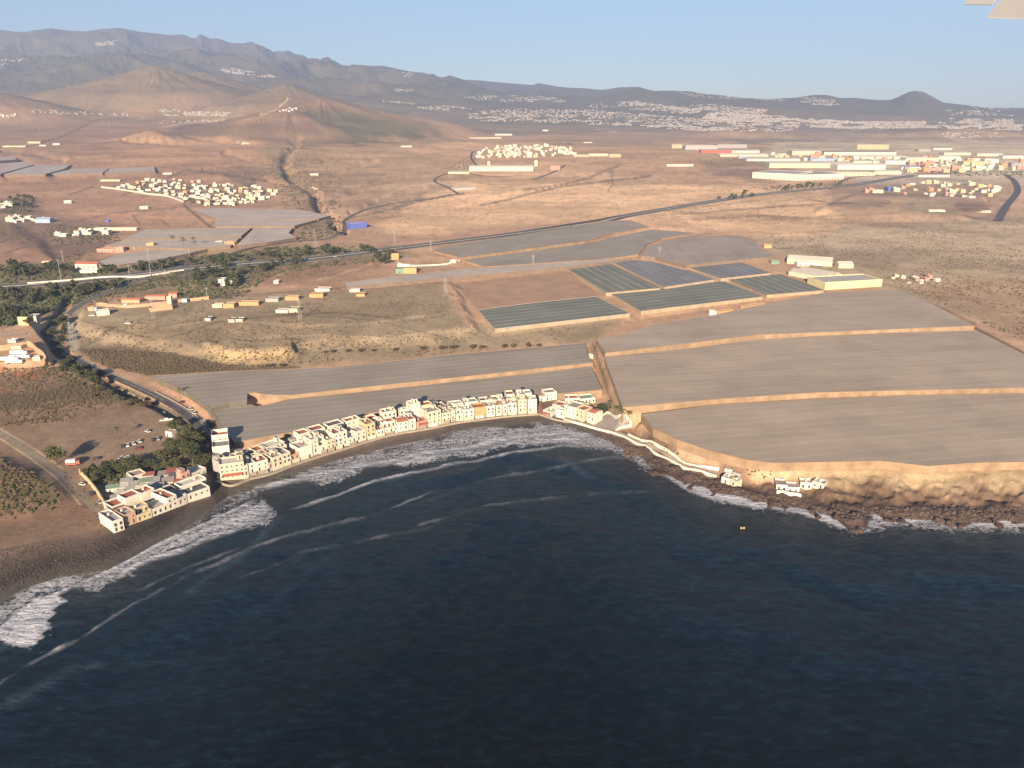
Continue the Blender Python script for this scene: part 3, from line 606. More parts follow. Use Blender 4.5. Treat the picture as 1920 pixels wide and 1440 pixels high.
q = np.stack([I[:-1, :-1], I[1:, :-1], I[1:, 1:], I[:-1, 1:]], -1).reshape(-1, 4)
me = npmesh('sea', V, q, [m_sea], smooth=True); setcol(me, Kw.reshape(-1, 3)); setcol(me, np.stack([foam.ravel(), np.clip(lines.ravel(), 0, 1), foam.ravel()], 1), 'Foam')
o = bpy.data.objects.new('sea', me); link(o); o['kind'] = 'structure'
# ------------------------------------------------------------ shade houses: net roof, net walls, posts along the edge
def netmat(name, c, line, rows=9., rv=.05, ll=.35):
    m = newmat(name); nt, b = nodes(m); L = nt.links.new
    uv = _n(nt, 'ShaderNodeUVMap'); geo = _n(nt, 'ShaderNodeNewGeometry')
    sx = _n(nt, 'ShaderNodeSeparateXYZ'); L(uv.outputs[0], sx.inputs[0])
    dn = _n(nt, 'ShaderNodeTexNoise', Scale=.05, Detail=4.0); L(geo.outputs['Position'], dn.inputs['Vector'])
    ad = _n(nt, 'ShaderNodeMath', operation='MULTIPLY_ADD'); L(dn.outputs[0], ad.inputs[0]); ad.inputs[1].default_value = 2.5; L(sx.outputs[1], ad.inputs[2])
    dv = _n(nt, 'ShaderNodeMath', operation='DIVIDE'); L(ad.outputs[0], dv.inputs[0]); dv.inputs[1].default_value = rows
    fr = _n(nt, 'ShaderNodeMath', operation='FRACT'); L(dv.outputs[0], fr.inputs[0])
    ln = mr_(nt, fr.outputs[0], .0, .28, 1, 0)
    # brightness of each line and each panel varies
    bk = _n(nt, 'ShaderNodeTexBrick', Scale=1.0); bk.inputs['Brick Width'].default_value = rows * 7; bk.inputs['Row Height'].default_value = rows
    bk.inputs['Mortar Size'].default_value = .25; bk.inputs['Mortar Smooth'].default_value = .5; bk.inputs['Color1'].default_value = (.80,.80,.80,1); bk.inputs['Color2'].default_value = (1.12,1.12,1.12,1); bk.inputs['Mortar'].default_value = (1.15,1.15,1.15,1)
    L(uv.outputs[0], bk.inputs['Vector'])
    n2 = _n(nt, 'ShaderNodeTexNoise', Scale=.022, Detail=6.0, Roughness=.6); L(geo.outputs['Position'], n2.inputs['Vector'])
    n3 = _n(nt, 'ShaderNodeTexNoise', Scale=.5, Detail=3.0); mp = _n(nt, 'ShaderNodeMapping'); mp.inputs['Scale'].default_value = (.06, 1, 1); L(uv.outputs[0], mp.inputs[0]); L(mp.outputs[0], n3.inputs['Vector'])
    m1 = mr_(nt, n2.outputs[0], .3, .7, .89, 1.17); m2 = mr_(nt, n3.outputs[0], .3, .7, .985, 1.05)
    base = _n(nt, 'ShaderNodeMix', data_type='RGBA'); base.inputs[6].default_value = (*c, 1); base.inputs[7].default_value = (*line, 1)
    amt = _n(nt, 'ShaderNodeMath', operation='MULTIPLY'); L(ln, amt.inputs[0])
    L(mr_(nt, n3.outputs[0], .40, .62, .35 * ll, ll), amt.inputs[1]); L(amt.outputs[0], base.inputs[0])
    o = mul_(nt, base.outputs[2], m1); o = mul_(nt, o, m2)
    bf = _n(nt, 'ShaderNodeMix', data_type='RGBA'); bf.inputs[0].default_value = .38; bf.inputs[6].default_value = (1,1,1,1); L(bk.outputs[0], bf.inputs[7]); o = mul_(nt, o, bf.outputs[2])
    L(o, b.inputs['Base Color']); b.inputs['Roughness'].default_value = .8; b.inputs['Specular IOR Level'].default_value = .25
    return m
NET = {'grey': netmat('grey_shade_net', (.285,.248,.20), (.50,.45,.37), ll=.42), 'tan': netmat('tan_shade_net', (.365,.30,.23), (.52,.45,.36), ll=.32), 'green': netmat('green_film_roof', (.165,.175,.14), (.50,.46,.37), 12., ll=.75),
       'blue': netmat('slate_film_roof', (.19,.195,.20), (.36,.34,.31), 12., ll=.6), 'brown': netmat('brown_shade_net', (.32,.27,.22), (.40,.34,.28)), 'pale': netmat('pale_shade_net', (.43,.37,.31), (.55,.5,.43))}
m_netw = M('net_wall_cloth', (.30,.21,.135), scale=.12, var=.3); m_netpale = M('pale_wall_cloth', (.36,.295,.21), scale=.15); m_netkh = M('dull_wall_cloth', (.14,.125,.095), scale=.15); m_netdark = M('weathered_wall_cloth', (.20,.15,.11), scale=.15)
GL = {'G1': ('long upper grey shade net roof behind the beachfront row, notched at its left end','grey net roof with panels'), 'G2': ('lower grey shade net roof directly behind the beachfront houses',0),
 'R1': ('tan shade net roof highest up of the three large ones right of the village',0), 'R2': ('middle one of the three large tan shade net roofs right of the village',0), 'R3': ('large tan shade net roof nearest the rocky shore with a curved front wall',0),
 'C2': ('green striped glasshouse in front of the bare brown field',0), 'C3': ('green striped glasshouse left of the slate blue one',0), 'C4': ('slate blue glasshouse between the green striped and the brown netted ones',0),
 'C5': ('wide dark green glasshouse in the middle of the block',0), 'C6': ('dark green glasshouse beside the pale yellow packing shed',0), 'C7': ('small slate glasshouse beside the machinery yard',0),
 'C8': ('brown netted shade house with a rounded left end below the orange plain',0), 'C9': ('grey shade net roof running right along the motorway',0), 'C10': ('grey shade net roof below the one along the motorway',0), 'C11': ('narrow pale strip of shade netting above the bare brown field',0),
 'L1': ('pale shade net roof just below the hillside village',0), 'L1b': ('narrow pale shade net roof under the one below the village',0), 'L2': ('pale shade net roof behind the three palms, upper band',0), 'L3': ('pale shade net roof with the three palms in front of it',0),
 'L4': ('pale wedge shaped shade net roof right of the palms',0), 'L5': ('long pale shade net roof beside the motorway junction',0),
 'F1': ('far pale shade net roof at the left edge, highest of its group',0), 'F2': ('far pale shade net roof at the left edge below the highest one',0), 'F3': ('brightest small net roof in the far left group',0), 'F4': ('far pale shade net roof in the middle of the left group',0), 'F5': ('far pale shade net roof at the right end of the left group',0)}
for k, (pl_, kind, wh) in G.items():
    base, zr = GR[k]
    P = [unp(a, b_, roofz(k, a, b_)) for a, b_ in pl_]; ZT = [roofz(k, a, b_) - base for a, b_ in pl_]
    cx = sum(p[0] for p in P) / len(P); cy = sum(p[1] for p in P) / len(P)
    r = empty('glasshouse' if kind in ('green', 'blue') else 'shade_house', (cx, cy, base))
    tag(r, GL[k][0], 'glasshouse' if kind in ('green', 'blue') else 'shade house', 'glass and net houses around the bay')
    me = bpy.data.meshes.new('net_roof'); Q = [(x - cx, y - cy) for x, y in P]
    import mathutils
    tri = mathutils.geometry.tessellate_polygon([[Vector((x, y, 0)) for x, y in Q]])
    me.from_pydata([(x, y, z_) for (x, y), z_ in zip(Q, ZT)], [], [tuple(t) for t in tri]); me.materials.append(NET[kind])
    # make roof faces look up, give them coordinates along the rows
    e = max(range(len(P)), key=lambda i: math.dist(P[i], P[(i + 1) % len(P)])); a_, b_ = P[e], P[(e + 1) % len(P)]
    if k in ('G1', 'G2'): a_, b_ = unp(540, 741, zr), unp(1100, 685, zr)
    if k == 'R2': a_, b_ = unp(1210, 760, zr), unp(1700, 732, zr)
    if k == 'R3': a_, b_ = unp(1203, 777, zr), unp(1700, 742, zr)
    ux, uy = b_[0] - a_[0], b_[1] - a_[1]; l = math.hypot(ux, uy); ux /= l; uy /= l
    uvl = me.uv_layers.new(name='UVMap')
    for lp in me.loops:
        v = me.vertices[lp.vertex_index].co; uvl.data[lp.index].uv = (v.x * ux + v.y * uy + 500, -v.x * uy + v.y * ux + 500)
    me.update()
    if me.polygons and sum(p.normal.z for p in me.polygons) < 0: me.flip_normals()
    ro = bpy.data.objects.new('glass_roof' if kind in ('green', 'blue') else 'net_roof', me); link(ro, r)
    mb = MB(); n = len(Q); wm = {'green': m_netpale, 'blue': m_netpale, 'brown': m_netdark, 'pale': m_netdark}.get(kind, m_netw)
    ar = sum(Q[i][0] * Q[(i+1) % n][1] - Q[(i+1) % n][0] * Q[i][1] for i in range(n))
    QQ = Q if ar > 0 else Q[::-1]
    ZQ = ZT if ar > 0 else ZT[::-1]
    for i in range(n):
        j = (i + 1) % n; (x0, y0), (x1, y1) = QQ[i], QQ[j]; mpx = float(proj(cx + (x0+x1)/2, cy + (y0+y1)/2, zr)[0])
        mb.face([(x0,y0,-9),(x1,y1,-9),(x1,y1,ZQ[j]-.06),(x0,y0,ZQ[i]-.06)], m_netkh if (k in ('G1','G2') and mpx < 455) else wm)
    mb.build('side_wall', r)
    if cy < 1300:
        mb = MB(); m = 0
        for i in range(n):                      # edge beam and posts
            (x0, y0), (x1, y1) = QQ[i], QQ[(i + 1) % n]
            d = math.hypot(x1 - x0, y1 - y0); nx, ny = (y1 - y0) / d, -(x1 - x0) / d
            mb.bar((x0 + nx * .15, y0 + ny * .15, ZQ[i] + .1), (x1 + nx * .15, y1 + ny * .15, ZQ[(i+1) % n] + .1), .16, m_wood if k != 'C2' else m_paler, 4)
            for j in range(1, int(d / 12)):
                t = j * 12 / d; x = x0 + (x1 - x0) * t + nx * .15; y = y0 + (y1 - y0) * t + ny * .15
                mb.bar((x, y, -1), (x, y, min(ZQ[i], ZQ[(i+1) % n])), .12, m_wood, 4)
        mb.build('edge_frame', r)
# the bare field between them
m_field = newmat('ploughed_soil'); nt, b = nodes(m_field)
g_ = _n(nt, 'ShaderNodeNewGeometry'); mpp = _n(nt, 'ShaderNodeMapping'); mpp.inputs['Rotation'].default_value = (0, 0, rad(-28)); nt.links.new(g_.outputs['Position'], mpp.inputs[0])
wv = _n(nt, 'ShaderNodeTexWave', Scale=.55, Distortion=1.5); wv.inputs['Detail Scale'].default_value = .3; nt.links.new(mpp.outputs[0], wv.inputs['Vector'])
nn_ = _n(nt, 'ShaderNodeTexNoise', Scale=.05, Detail=6.0); nt.links.new(g_.outputs['Position'], nn_.inputs['Vector'])
mx = _n(nt, 'ShaderNodeMix', data_type='RGBA'); mx.inputs[6].default_value = (.31,.195,.125,1); mx.inputs[7].default_value = (.40,.26,.165,1); nt.links.new(wv.outputs['Fac'], mx.inputs[0])
nt.links.new(mul_(nt, mx.outputs[2], mr_(nt, nn_.outputs[0], .3, .7, .82, 1.12)), b.inputs['Base Color']); b.inputs['Roughness'].default_value = .95
def drape(pts_px, name, mat, lift_=.35, step_=14., kind='structure'):
    P = atm(pts_px); poly = [(a[0], a[1]) for a in P]
    x0 = min(p[0] for p in poly); x1 = max(p[0] for p in poly); y0 = min(p[1] for p in poly); y1 = max(p[1] for p in poly)
    nx = int((x1 - x0) / step_) + 2; ny = int((y1 - y0) / step_) + 2
    gx, gy = np.meshgrid(np.linspace(x0, x1, nx), np.linspace(y0, y1, ny), indexing='ij'); gz = hgt(gx, gy) + lift_
    I = np.arange(nx * ny).reshape(nx, ny); q = np.stack([I[:-1, :-1], I[1:, :-1], I[1:, 1:], I[:-1, 1:]], -1).reshape(-1, 4)
    c = np.stack([gx, gy], -1).reshape(-1, 2)[q].mean(1); k = inpoly(c[:, 0], c[:, 1], poly)
    o = bpy.data.objects.new(name, npmesh(name, np.stack([gx, gy, gz], -1).reshape(-1, 3), q[k], [mat], smooth=True)); link(o); o['kind'] = kind; return o
drape([(852,527),(1050,508),(1100,535),(1135,553),(1000,567),(893,580)], 'ploughed_field', m_field, .3, 2.2)
# ------------------------------------------------------------ roads
def cat_(P, n=12):                               # smooth a polyline
    P = [np.array(p, float) for p in P]; P = [2 * P[0] - P[1]] + P + [2 * P[-1] - P[-2]]; out = []
    for i in range(1, len(P) - 2):
        for t in np.linspace(0, 1, n, endpoint=False):
            a, b_, c, d = P[i-1], P[i], P[i+1], P[i+2]
            out.append(.5 * ((2*b_) + (-a+c)*t + (2*a-5*b_+4*c-d)*t*t + (-a+3*b_-3*c+d)*t**3))
    out.append(P[-2]); return np.array(out)
def path(px_pts, n=10): return cat_([tuple(p[:2]) for p in atm(px_pts)], n)
def ribbon(name, W, width, mat, up=.3, off=0., kind='structure', thick=0, zfix=None, dash=0):
    T = np.gradient(W, axis=0); T /= np.linalg.norm(T, axis=1)[:, None]; N = np.stack([-T[:, 1], T[:, 0]], 1)
    c = W + N * off; l, r_ = c + N * width / 2, c - N * width / 2
    zc = hgt(c[:, 0], c[:, 1]); zl = np.maximum(hgt(l[:, 0], l[:, 1]), zc) + up; zr_ = np.maximum(hgt(r_[:, 0], r_[:, 1]), zc) + up
    zl = np.maximum(zl, zr_) ; 
    if zfix is not None: zl = zfix
    for _ in range(3):
        s = zl.copy(); s[1:-1] = (zl[:-2] + zl[1:-1] + zl[2:]) / 3; zl = np.maximum(zl, s) if thick == 0 else s
    n = len(W); V = np.concatenate([np.c_[l, zl], np.c_[r_, zl]]); i = np.arange(n - 1)
    if dash: i = i[::dash]
    q = np.stack([i + n, i + 1 + n, i + 1, i], 1)
    if thick:
        V = np.concatenate([V, V - [0, 0, thick]]); q = np.concatenate([q, np.stack([i, i + 1, i + 1 + 2*n, i + 2*n], 1), np.stack([i + 3*n, i + 1 + 3*n, i + 1 + n, i + n], 1), np.stack([i + 2*n, i+1+2*n, i+1+3*n, i+3*n], 1)])
    o = bpy.data.objects.new(name, npmesh(name, V, q, [mat])); link(o)
    if kind: o['kind'] = kind
    return o, zl
MW = [(-260,545),(-60,541),(60,534),(190,522),(330,507),(470,494),(560,488),(640,479),(720,469),(800,459),(900,447),(1000,434),(1100,420),(1180,404),(1250,392),(1330,379),(1410,367),(1480,359),(1560,352),(1620,344),(1700,331),(1790,323),(1880,322),(1960,322)]
mw = path(MW, 14)
for off, nm in ((7.2, 'motorway'), (-7.2, 'motorway')):
    ribbon(nm, mw, 11, m_asph, .5, off); 
    for lo in (off - 4.6, off + 4.6, off): ribbon('lane_marking', mw, .35 if lo != off else .25, m_paint, .62, lo)
def strip_thing(name, label, cat, W, width, h, mat, off=0, up=.0, group=None):
    o, _ = ribbon(name, W, width, mat, up + h, off, None, thick=h + 1.2); tag(o, label, cat, group); return o
strip_thing('crash_barrier', 'pale concrete crash barrier between the two motorway carriageways', 'barrier', mw, .4, .5, m_roof, 0, .4)
strip_thing('crash_barrier', 'grey steel barrier along the far side of the motorway', 'barrier', mw, .2, .4, m_droof, 13.4, .3)
strip_thing('crash_barrier', 'grey steel barrier along the near side of the motorway', 'barrier', mw, .2, .4, m_droof, -13.4, .3)
def road(pts, wd, n=10, edge=True, up=.35, nm='road', mat=None):
    W = path(pts, n); ribbon(nm, W, wd, mat or m_asph, up)
    if edge:
        for lo in (wd / 2 - .35, -wd / 2 + .35, 0.): ribbon('lane_marking', W, .22, m_paint, up + .1, lo)
    return W
coast = road([(345,498),(300,512),(255,528),(215,542),(180,556),(150,572),(128,588),(108,606),(98,628),(98,648),(112,666),(140,678),(170,690),(205,706),(245,722),(280,738),(310,754),(338,772),(360,790),(378,812),(388,828)], 6.4)
road([(640,440),(647,428),(645,418),(660,405),(690,392),(735,382),(800,374),(860,364)], 8)
road([(645,438),(620,446),(560,452),(500,460),(440,474),(380,488)], 7)
road([(385,486),(360,492),(335,505),(300,512)], 7, edge=False); road([(360,492),(325,492),(320,500),(350,508),(385,512),(450,506)], 6, edge=False)
road([(240,540),(300,524),(360,520),(440,514),(520,505)], 6, edge=False)
road([(1870,415),(1888,385),(1908,358),(1900,338),(1885,328)], 14, edge=False); road([(1868,410),(1780,400),(1700,390)], 8, edge=False, mat=m_conc)
road([(860,364),(840,352),(815,340),(826,330),(860,322),(905,330),(960,331)], 7, edge=False); road([(905,320),(885,300),(886,286),(900,282)], 8, edge=False); road([(1000,337),(1040,322),(1060,310)], 8, edge=False)
road([(30,578),(60,572),(82,566),(92,560),(88,552),(75,548)], 4, edge=False, mat=m_conc, nm='path'); road([(-80,622),(0,628),(50,626)], 5, edge=False, mat=m_conc)
road([(1560,353),(1590,335),(1640,330),(1720,334),(1830,340)], 8, edge=False)
road([(1420,352),(1560,380),(1700,387),(1860,396)], 6, edge=False, mat=m_conc)
# white parapets along the promenade right of the village
wall_zone = [(1060,787),(1085,793),(1120,803),(1155,812),(1190,828),(1225,845),(1262,865),(1300,878),(1345,892)]
pw1 = path(wall_zone, 8); m_prom = M('promenade_paving', (.42,.33,.25))
ribbon('promenade', pw1, 3.2, m_prom, .5, 0)
strip_thing('promenade_wall', 'white parapet on the sea side of the curved promenade', 'wall', pw1, .5, 1.3, m_white, -2.0, .2)
strip_thing('promenade_wall', 'white parapet on the land side of the curved promenade, by the dry bank', 'wall', pw1[28:], .5, 1.4, m_white, 2.4, .2)
row_px = [(408,902),(425,909),(440,909),(468,898),(505,889),(560,868),(600,855),(650,840),(690,827),(740,814),(790,806),(850,794),(900,787),(950,781),(1003,777),(1016,778),(1040,786),(1068,792)]
rw = path(row_px, 8)
strip_thing('sea_wall', 'low stone sea wall at the foot of the beachfront row', 'wall', rw, .7, 1.1, m_stone, -1.2, .1)
strip_thing('field_wall', 'pale stone kerb wall along the coast road beside the netted fields', 'wall', coast[110:], .4, .6, m_stone, -5, .1)
strip_thing('field_wall', 'pale wall on the stream side of the coast road', 'wall', coast[150:], .4, .6, m_stone, 4.6, .1)
strip_thing('irrigation_channel', 'long white concrete water channel crossing the green belt below the motorway', 'channel', path([(52,533),(120,528),(200,521),(262,520),(330,510),(345,508)], 8), 1.4, 1.6, m_white, 0, .6)
strip_thing('field_wall', 'low white wall beside the dark garden plot under the motorway', 'wall', path([(746,494),(770,499),(830,497),(862,489)], 6), .6, 1.6, m_white, 0, 0)
strip_thing('field_wall', 'peach estate wall with towers below the motorway junction', 'wall', path([(165,578),(190,573),(230,577),(290,573),(345,566),(392,561)], 6), .6, 3.2, m_peach, 0, 0)
strip_thing('field_wall', 'tall peach wall of the lorry yard on the left bluff', 'wall', path([(-40,662),(0,658),(40,652),(58,650),(72,662),(86,676),(86,684)], 6), .6, 4.5, m_peach, 0, 0)
strip_thing('field_wall', 'white wall following the lower edge of the hillside village', 'wall', path([(190,352),(230,357),(280,365),(310,368),(335,376),(345,380)], 6), 1.2, 3.5, m_white, 0, 0)
strip_thing('field_wall', 'yellow boundary wall left of the small shore block', 'wall', path([(150,888),(165,904),(182,925),(196,948),(206,968)], 6), .6, 3.2, m_yellow, 0, 0)
# ------------------------------------------------------------ houses of the beachfront
ORD = ['first','second','third','fourth','fifth','sixth','seventh','eighth','ninth','tenth','eleventh','twelfth','thirteenth','fourteenth','fifteenth','sixteenth','seventeenth','eighteenth','nineteenth','twentieth','twenty-first','twenty-second','twenty-third','twenty-fourth','twenty-fifth','twenty-sixth','twenty-seventh','twenty-eighth','twenty-ninth','thirtieth']
def relabel(obs, pat):
    def px_(o): return float(proj(o.location.x, o.location.y, o.location.z)[0])
    obs = sorted(obs, key=px_)
    for i, o in enumerate(obs): o['label'] = pat.replace('#', (ORD[i] if i < 30 else '%dth' % (i + 1)) + ' from the left')
_wm = {}
def unit_mesh(name, fn):
    if name not in _wm: mb = MB(); fn(mb); _wm[name] = mb.mesh(name)
    return _wm[name]
def f_win(mb):                                   # 1 x 1 opening: frame ring proud of the wall, pane in it
    mb.box(-.5, .5, -.06, .02, 0, 1, m_glass)
    mb.box(-.56, -.5, -.10, .02, -.05, 1.05, m_white); mb.box(.5, .56, -.10, .02, -.05, 1.05, m_white)
    mb.box(-.5, .5, -.10, .02, 1, 1.06, m_white); mb.box(-.5, .5, -.14, .02, -.08, 0, m_white)
def f_door(mb):
    mb.box(-.5, .5, -.05, .02, 0, 1, m_door); mb.box(-.58, -.5, -.09, .02, 0, 1.04, m_white); mb.box(.5, .58, -.09, .02, 0, 1.04, m_white)
def f_balc(mb):
    mb.box(-.5, .5, -1.1, -.02, -.15, 0, m_conc, bottom=True); mb.box(-.5, .5, -1.1, -1.02, 0, .95, m_white); mb.box(-.5, -.47, -1.02, -.02, 0, .95, m_white); mb.box(.47, .5, -1.02, -.02, 0, .95, m_white)
def f_tank(mb):
    for i in range(8):
        a, b_ = 6.2832 * i / 8, 6.2832 * (i + 1) / 8
        p = lambda t, r, z: (r * math.cos(t), r * math.sin(t), z)
        mb.face([p(a,.6,0), p(b_,.6,0), p(b_,.6,1.1), p(a,.6,1.1)], m_white); mb.face([p(a,.6,1.1), p(b_,.6,1.1), p(b_,.3,1.35), p(a,.3,1.35)], m_white)
        mb.face([p(a,.3,1.35), p(b_,.3,1.35), (0,0,1.38)], m_white)
def f_awn(mb): mb.face([(-.5,-.02,1),(-.5,-1,.72),(.5,-1,.72),(.5,-.02,1)], m_redw); mb.box(-.5,.5,-1,-.96,.6,.72,m_redw)
def put(parent, name, mesh, loc, scale=(1,1,1), rz=0):
    o = bpy.data.objects.new(name, mesh); link(o, parent); o.location = loc; o.scale = scale; o.rotation_euler = (0, 0, rz); return o
SH = 2.65
def house(loc, rz, w, d, st, wall, roof, label, group, tower=None, setback=0, awn=0, balc=False, tile=False, cat='house', side=True, blank=False, open_top=False):
    r = empty('house', loc, rz); tag(r, label, cat, group)
    g = 1 if setback else st
    mb = MB(); mb.parapet(0, w, 0, d, -2.5, g * SH, wall, .15 if (tile and g == st) else (2.3 if open_top else .9)); mb.build('wall', r)
    mb = MB()
    if tile and g == st:
        h = g * SH; mb.face([(-.15,-.3,h),(w+.15,-.3,h),(w+.15,d/2,h+1.1),(-.15,d/2,h+1.1)], roof); mb.face([(-.15,d/2,h+1.1),(w+.15,d/2,h+1.1),(w+.15,d+.2,h),(-.15,d+.2,h)], roof)
        mb.face([(0,0,h),(0,d/2,h+1.1),(0,d,h)], wall); mb.face([(w,0,h),(w,d,h),(w,d/2,h+1.1)], wall)
    else: mb.box(.25, w - .25, .25, d - .25, g * SH - .3, g * SH, roof)
    mb.build('roof', r)
    top0 = 0
    if setback:
        mb = MB(); mb.parapet(0.05, w - .05, setback, d - .05, g * SH - .2, st * SH, wall, .8); mb.build('upper_floor', r)
        mb = MB(); mb.box(.3, w - .3, setback + .25, d - .3, st * SH - .3, st * SH, roof); mb.build('roof', r); top0 = setback
    if tower is None: tower = R.random() < .55
    if tower and not tile:
        tw = min(w * .5, R.uniform(2.2, 3.2)); tx = R.choice([.4, w - tw - .4]); ty = d - R.uniform(3.2, 4.2)
        if ty > top0 + .5:
            mb = MB(); mb.box(tx, tx + tw, ty, d - .4, st * SH, st * SH + 2.4, wall); mb.box(tx - .15, tx + tw + .15, ty - .15, d - .25, st * SH + 2.4, st * SH + 2.58, m_roof); mb.build('stair_hut', r)
            put(r, 'door', unit_mesh('door', f_door), (tx + tw / 2, ty, st * SH), (.9, 1, 1.95))
    if R.random() < .45: put(r, 'water_tank', unit_mesh('water_tank', f_tank), (w * R.uniform(.25, .75), max(top0 + 1.2, d * .62), st * SH))
    wm, dm = unit_mesh('window', f_win), unit_mesh('door', f_door)
    n = max(1, int(w / 2.6)) if not blank else 0
    for s in range(st):
        y = setback if (s > 0 and setback) else 0
        big = (s > 0 and setback) or R.random() < .3
        dr = R.randrange(n) if (n and s == 0) else -1
        for i in range(n):
            x = w * (i + .5) / n; z = s * SH
            if i == dr: put(r, 'door', dm, (x, y, z + .1), (1.0, 1, 2.05))
            else: put(r, 'window', wm, (x, y, z + (.25 if big else .95)), (1.25 if big else R.choice([.8, 1., 1.2]), 1, 1.7 if big else .95))
        if balc and s > 0 and not setback: put(r, 'balcony', unit_mesh('balcony', f_balc), (w / 2, 0, s * SH), (w * .86, 1.1, 1))
        if side and s > 0 and R.random() < .5: put(r, 'window', wm, (0, d * .45, s * SH + .95), (1.1, 1, 1.1), -math.pi / 2)
    if awn: put(r, 'awning', unit_mesh('awning', f_awn), (w / 2, 0, 0), (w * .8, 2.2, 2.5))
    return r
bx = [p[0] for p in row_px]; by = [p[1] for p in row_px]
def rowpt(px): v = at(px, float(np.interp(px, bx, by))); return Vector((v.x, v.y, 3.6))
W_, Cr, Ye, Pk, Oc, Pe, Gy = m_white, m_cream, m_yellow, m_pink, m_ochre, m_peach, m_grey
m_rust0 = M('rusty_metal', (.28,.13,.08), scale=2, var=.4)
FR = [(414,461,3,Cr,m_paler,'tall cream house with a red front terrace at the left end of the beachfront row',dict(awn=1,tower=True)),
 (461,470,2,W_,m_roof,'narrow bluish white house beside the tall cream end house',{}),
 (470,484,2,W_,m_droof,'white two storey house left of the house with the long red roof terrace',{}),
 (484,507,2,W_,m_redroof,'white house with a long dark red roof terrace near the left end of the row',dict(tower=False)),
 (508,515,1,Gy,m_roof,'low grey house in the gap right of the long red roof terrace',dict(tower=False)),
 (515,534,2,Cr,m_groof,'cream house with a greenish roof terrace in the left part of the row',{}),
 (534,549,2,Cr,m_roof,'cream house with a grey roof between the greenish roofed and the peach house',dict(balc=True)),
 (549,565,1,Pe,m_tile,'small peach single storey house on the beachfront',dict(tower=False)),
 (565,590,2,W_,m_paler,'long plain white house right of the small peach one',dict(blank=True)),
 (590,603,3,W_,m_roof,'white three storey house, left one of a tall adjoining pair',{}),
 (603,616,3,W_,m_redroof,'white three storey house with a reddish terrace, right one of a tall pair',dict(setback=2.5)),
 (616,631,2,Cr,m_groof,'cream house with a green terrace between two groups of tall white houses',dict(tower=False)),
 (631,646,3,W_,m_redroof,'tall white house with a front window band and red roof terrace',{}),
 (646,656,3,W_,m_roof,'narrow tall white house next to a low terraced one',{}),
 (656,671,2,W_,m_broof,'white house with a bluish roof and shaded courtyard',dict(setback=4)),
 (671,690,2,W_,m_conc,'white house with a broad flat brownish roof at the step of the row',dict(tower=False)),
 (691,708,3,Ye,m_roof,'pale yellow three storey house in the middle of the row',{}),
 (709,723,1,W_,m_redroof,'low white house with dark red terrace right of the pale yellow house',dict(tower=False)),
 (724,748,2,W_,m_tile,'white house with a deep setback upper floor left of the orange tiled one',dict(setback=3.5)),
 (748,768,2,W_,m_tile,'white house with an orange tiled roof in mid row',dict(tile=True)),
 (769,782,2,W_,m_redroof,'white house with small red roof right of the orange tiled one',{}),
 (784,804,1,Pk,m_redroof,'low pink porch house in front of the tallest white tower house',dict(awn=1,tower=False)),
 (805,830,3,Cr,m_roof,'broad cream three storey house with two rows of dark windows',dict(tower=True)),
 (831,847,2,Cr,m_groof,'cream two storey house right of the broad three storey one',dict(balc=True)),
 (848,856,2,W_,m_roof,'very narrow white house with grey roof',{}),
 (857,870,2,W_,m_tile,'white house with brownish red terrace in the right half of the row',dict(setback=3)),
 (871,891,2,W_,m_roof,'white house with a wide grey flat roof left of the ochre blank wall',dict(tower=False,balc=True)),
 (892,913,2,Oc,m_tile,'ochre house with a blank front wall in the right half of the row',dict(blank=True,tower=False)),
 (914,930,2,W_,m_roof,'white house with a balcony right of the ochre blank one',dict(balc=True)),
 (932,943,2,W_,m_redroof,'slim white house with a red terrace near the right end',{}),
 (944,953,2,W_,m_tile,'slim white house with a brown terrace near the right end',{}),
 (954,971,2,W_,m_roof,'white house with wide windows, third from the right end of the row',dict(setback=2)),
 (973,989,3,Cr,m_paler,'cream three storey house with balconies, second from the right end of the row',dict(balc=True,tower=True)),
 (990,1007,3,W_,m_paler,'white three storey house closing the right end of the row by the lane',dict(tower=False))]
GRP = 'houses of the curved beachfront row'
for x0, x1, st, wl, rf, lab, kw in FR:
    a = rowpt(x0 + .2); b_ = rowpt(x1 - .2); d = (b_ - a); w = d.length; rz = math.atan2(d.y, d.x)
    nrm = Vector((-d.y, d.x, 0)).normalized()
    # the left end stands on higher ground, the row stays level with the sea wall
    hh_ = house(a + nrm * R.uniform(1.2, 2.6), rz, w, R.uniform(8.0, 11.5), st, wl, rf, lab, GRP, **kw)
    if R.random() < .6:
        mb = MB(); mb.box(.1, w * R.uniform(.6, .95), -1.6, -1.35, -1.5, R.uniform(.6, 1.1), R.choice([W_, Cr, m_stone])); mb.build('terrace_wall', hh_)
    if R.random() < .6:
        bx0 = R.uniform(.5, w * .5); mb = MB(); mb.box(bx0, bx0 + R.uniform(1, 2.), 4.5, 6.2, st * SH - .1, st * SH + R.uniform(.8, 1.7), R.choice([W_, Cr, m_grey, m_rust0])); mb.build('roof_shed', hh_)
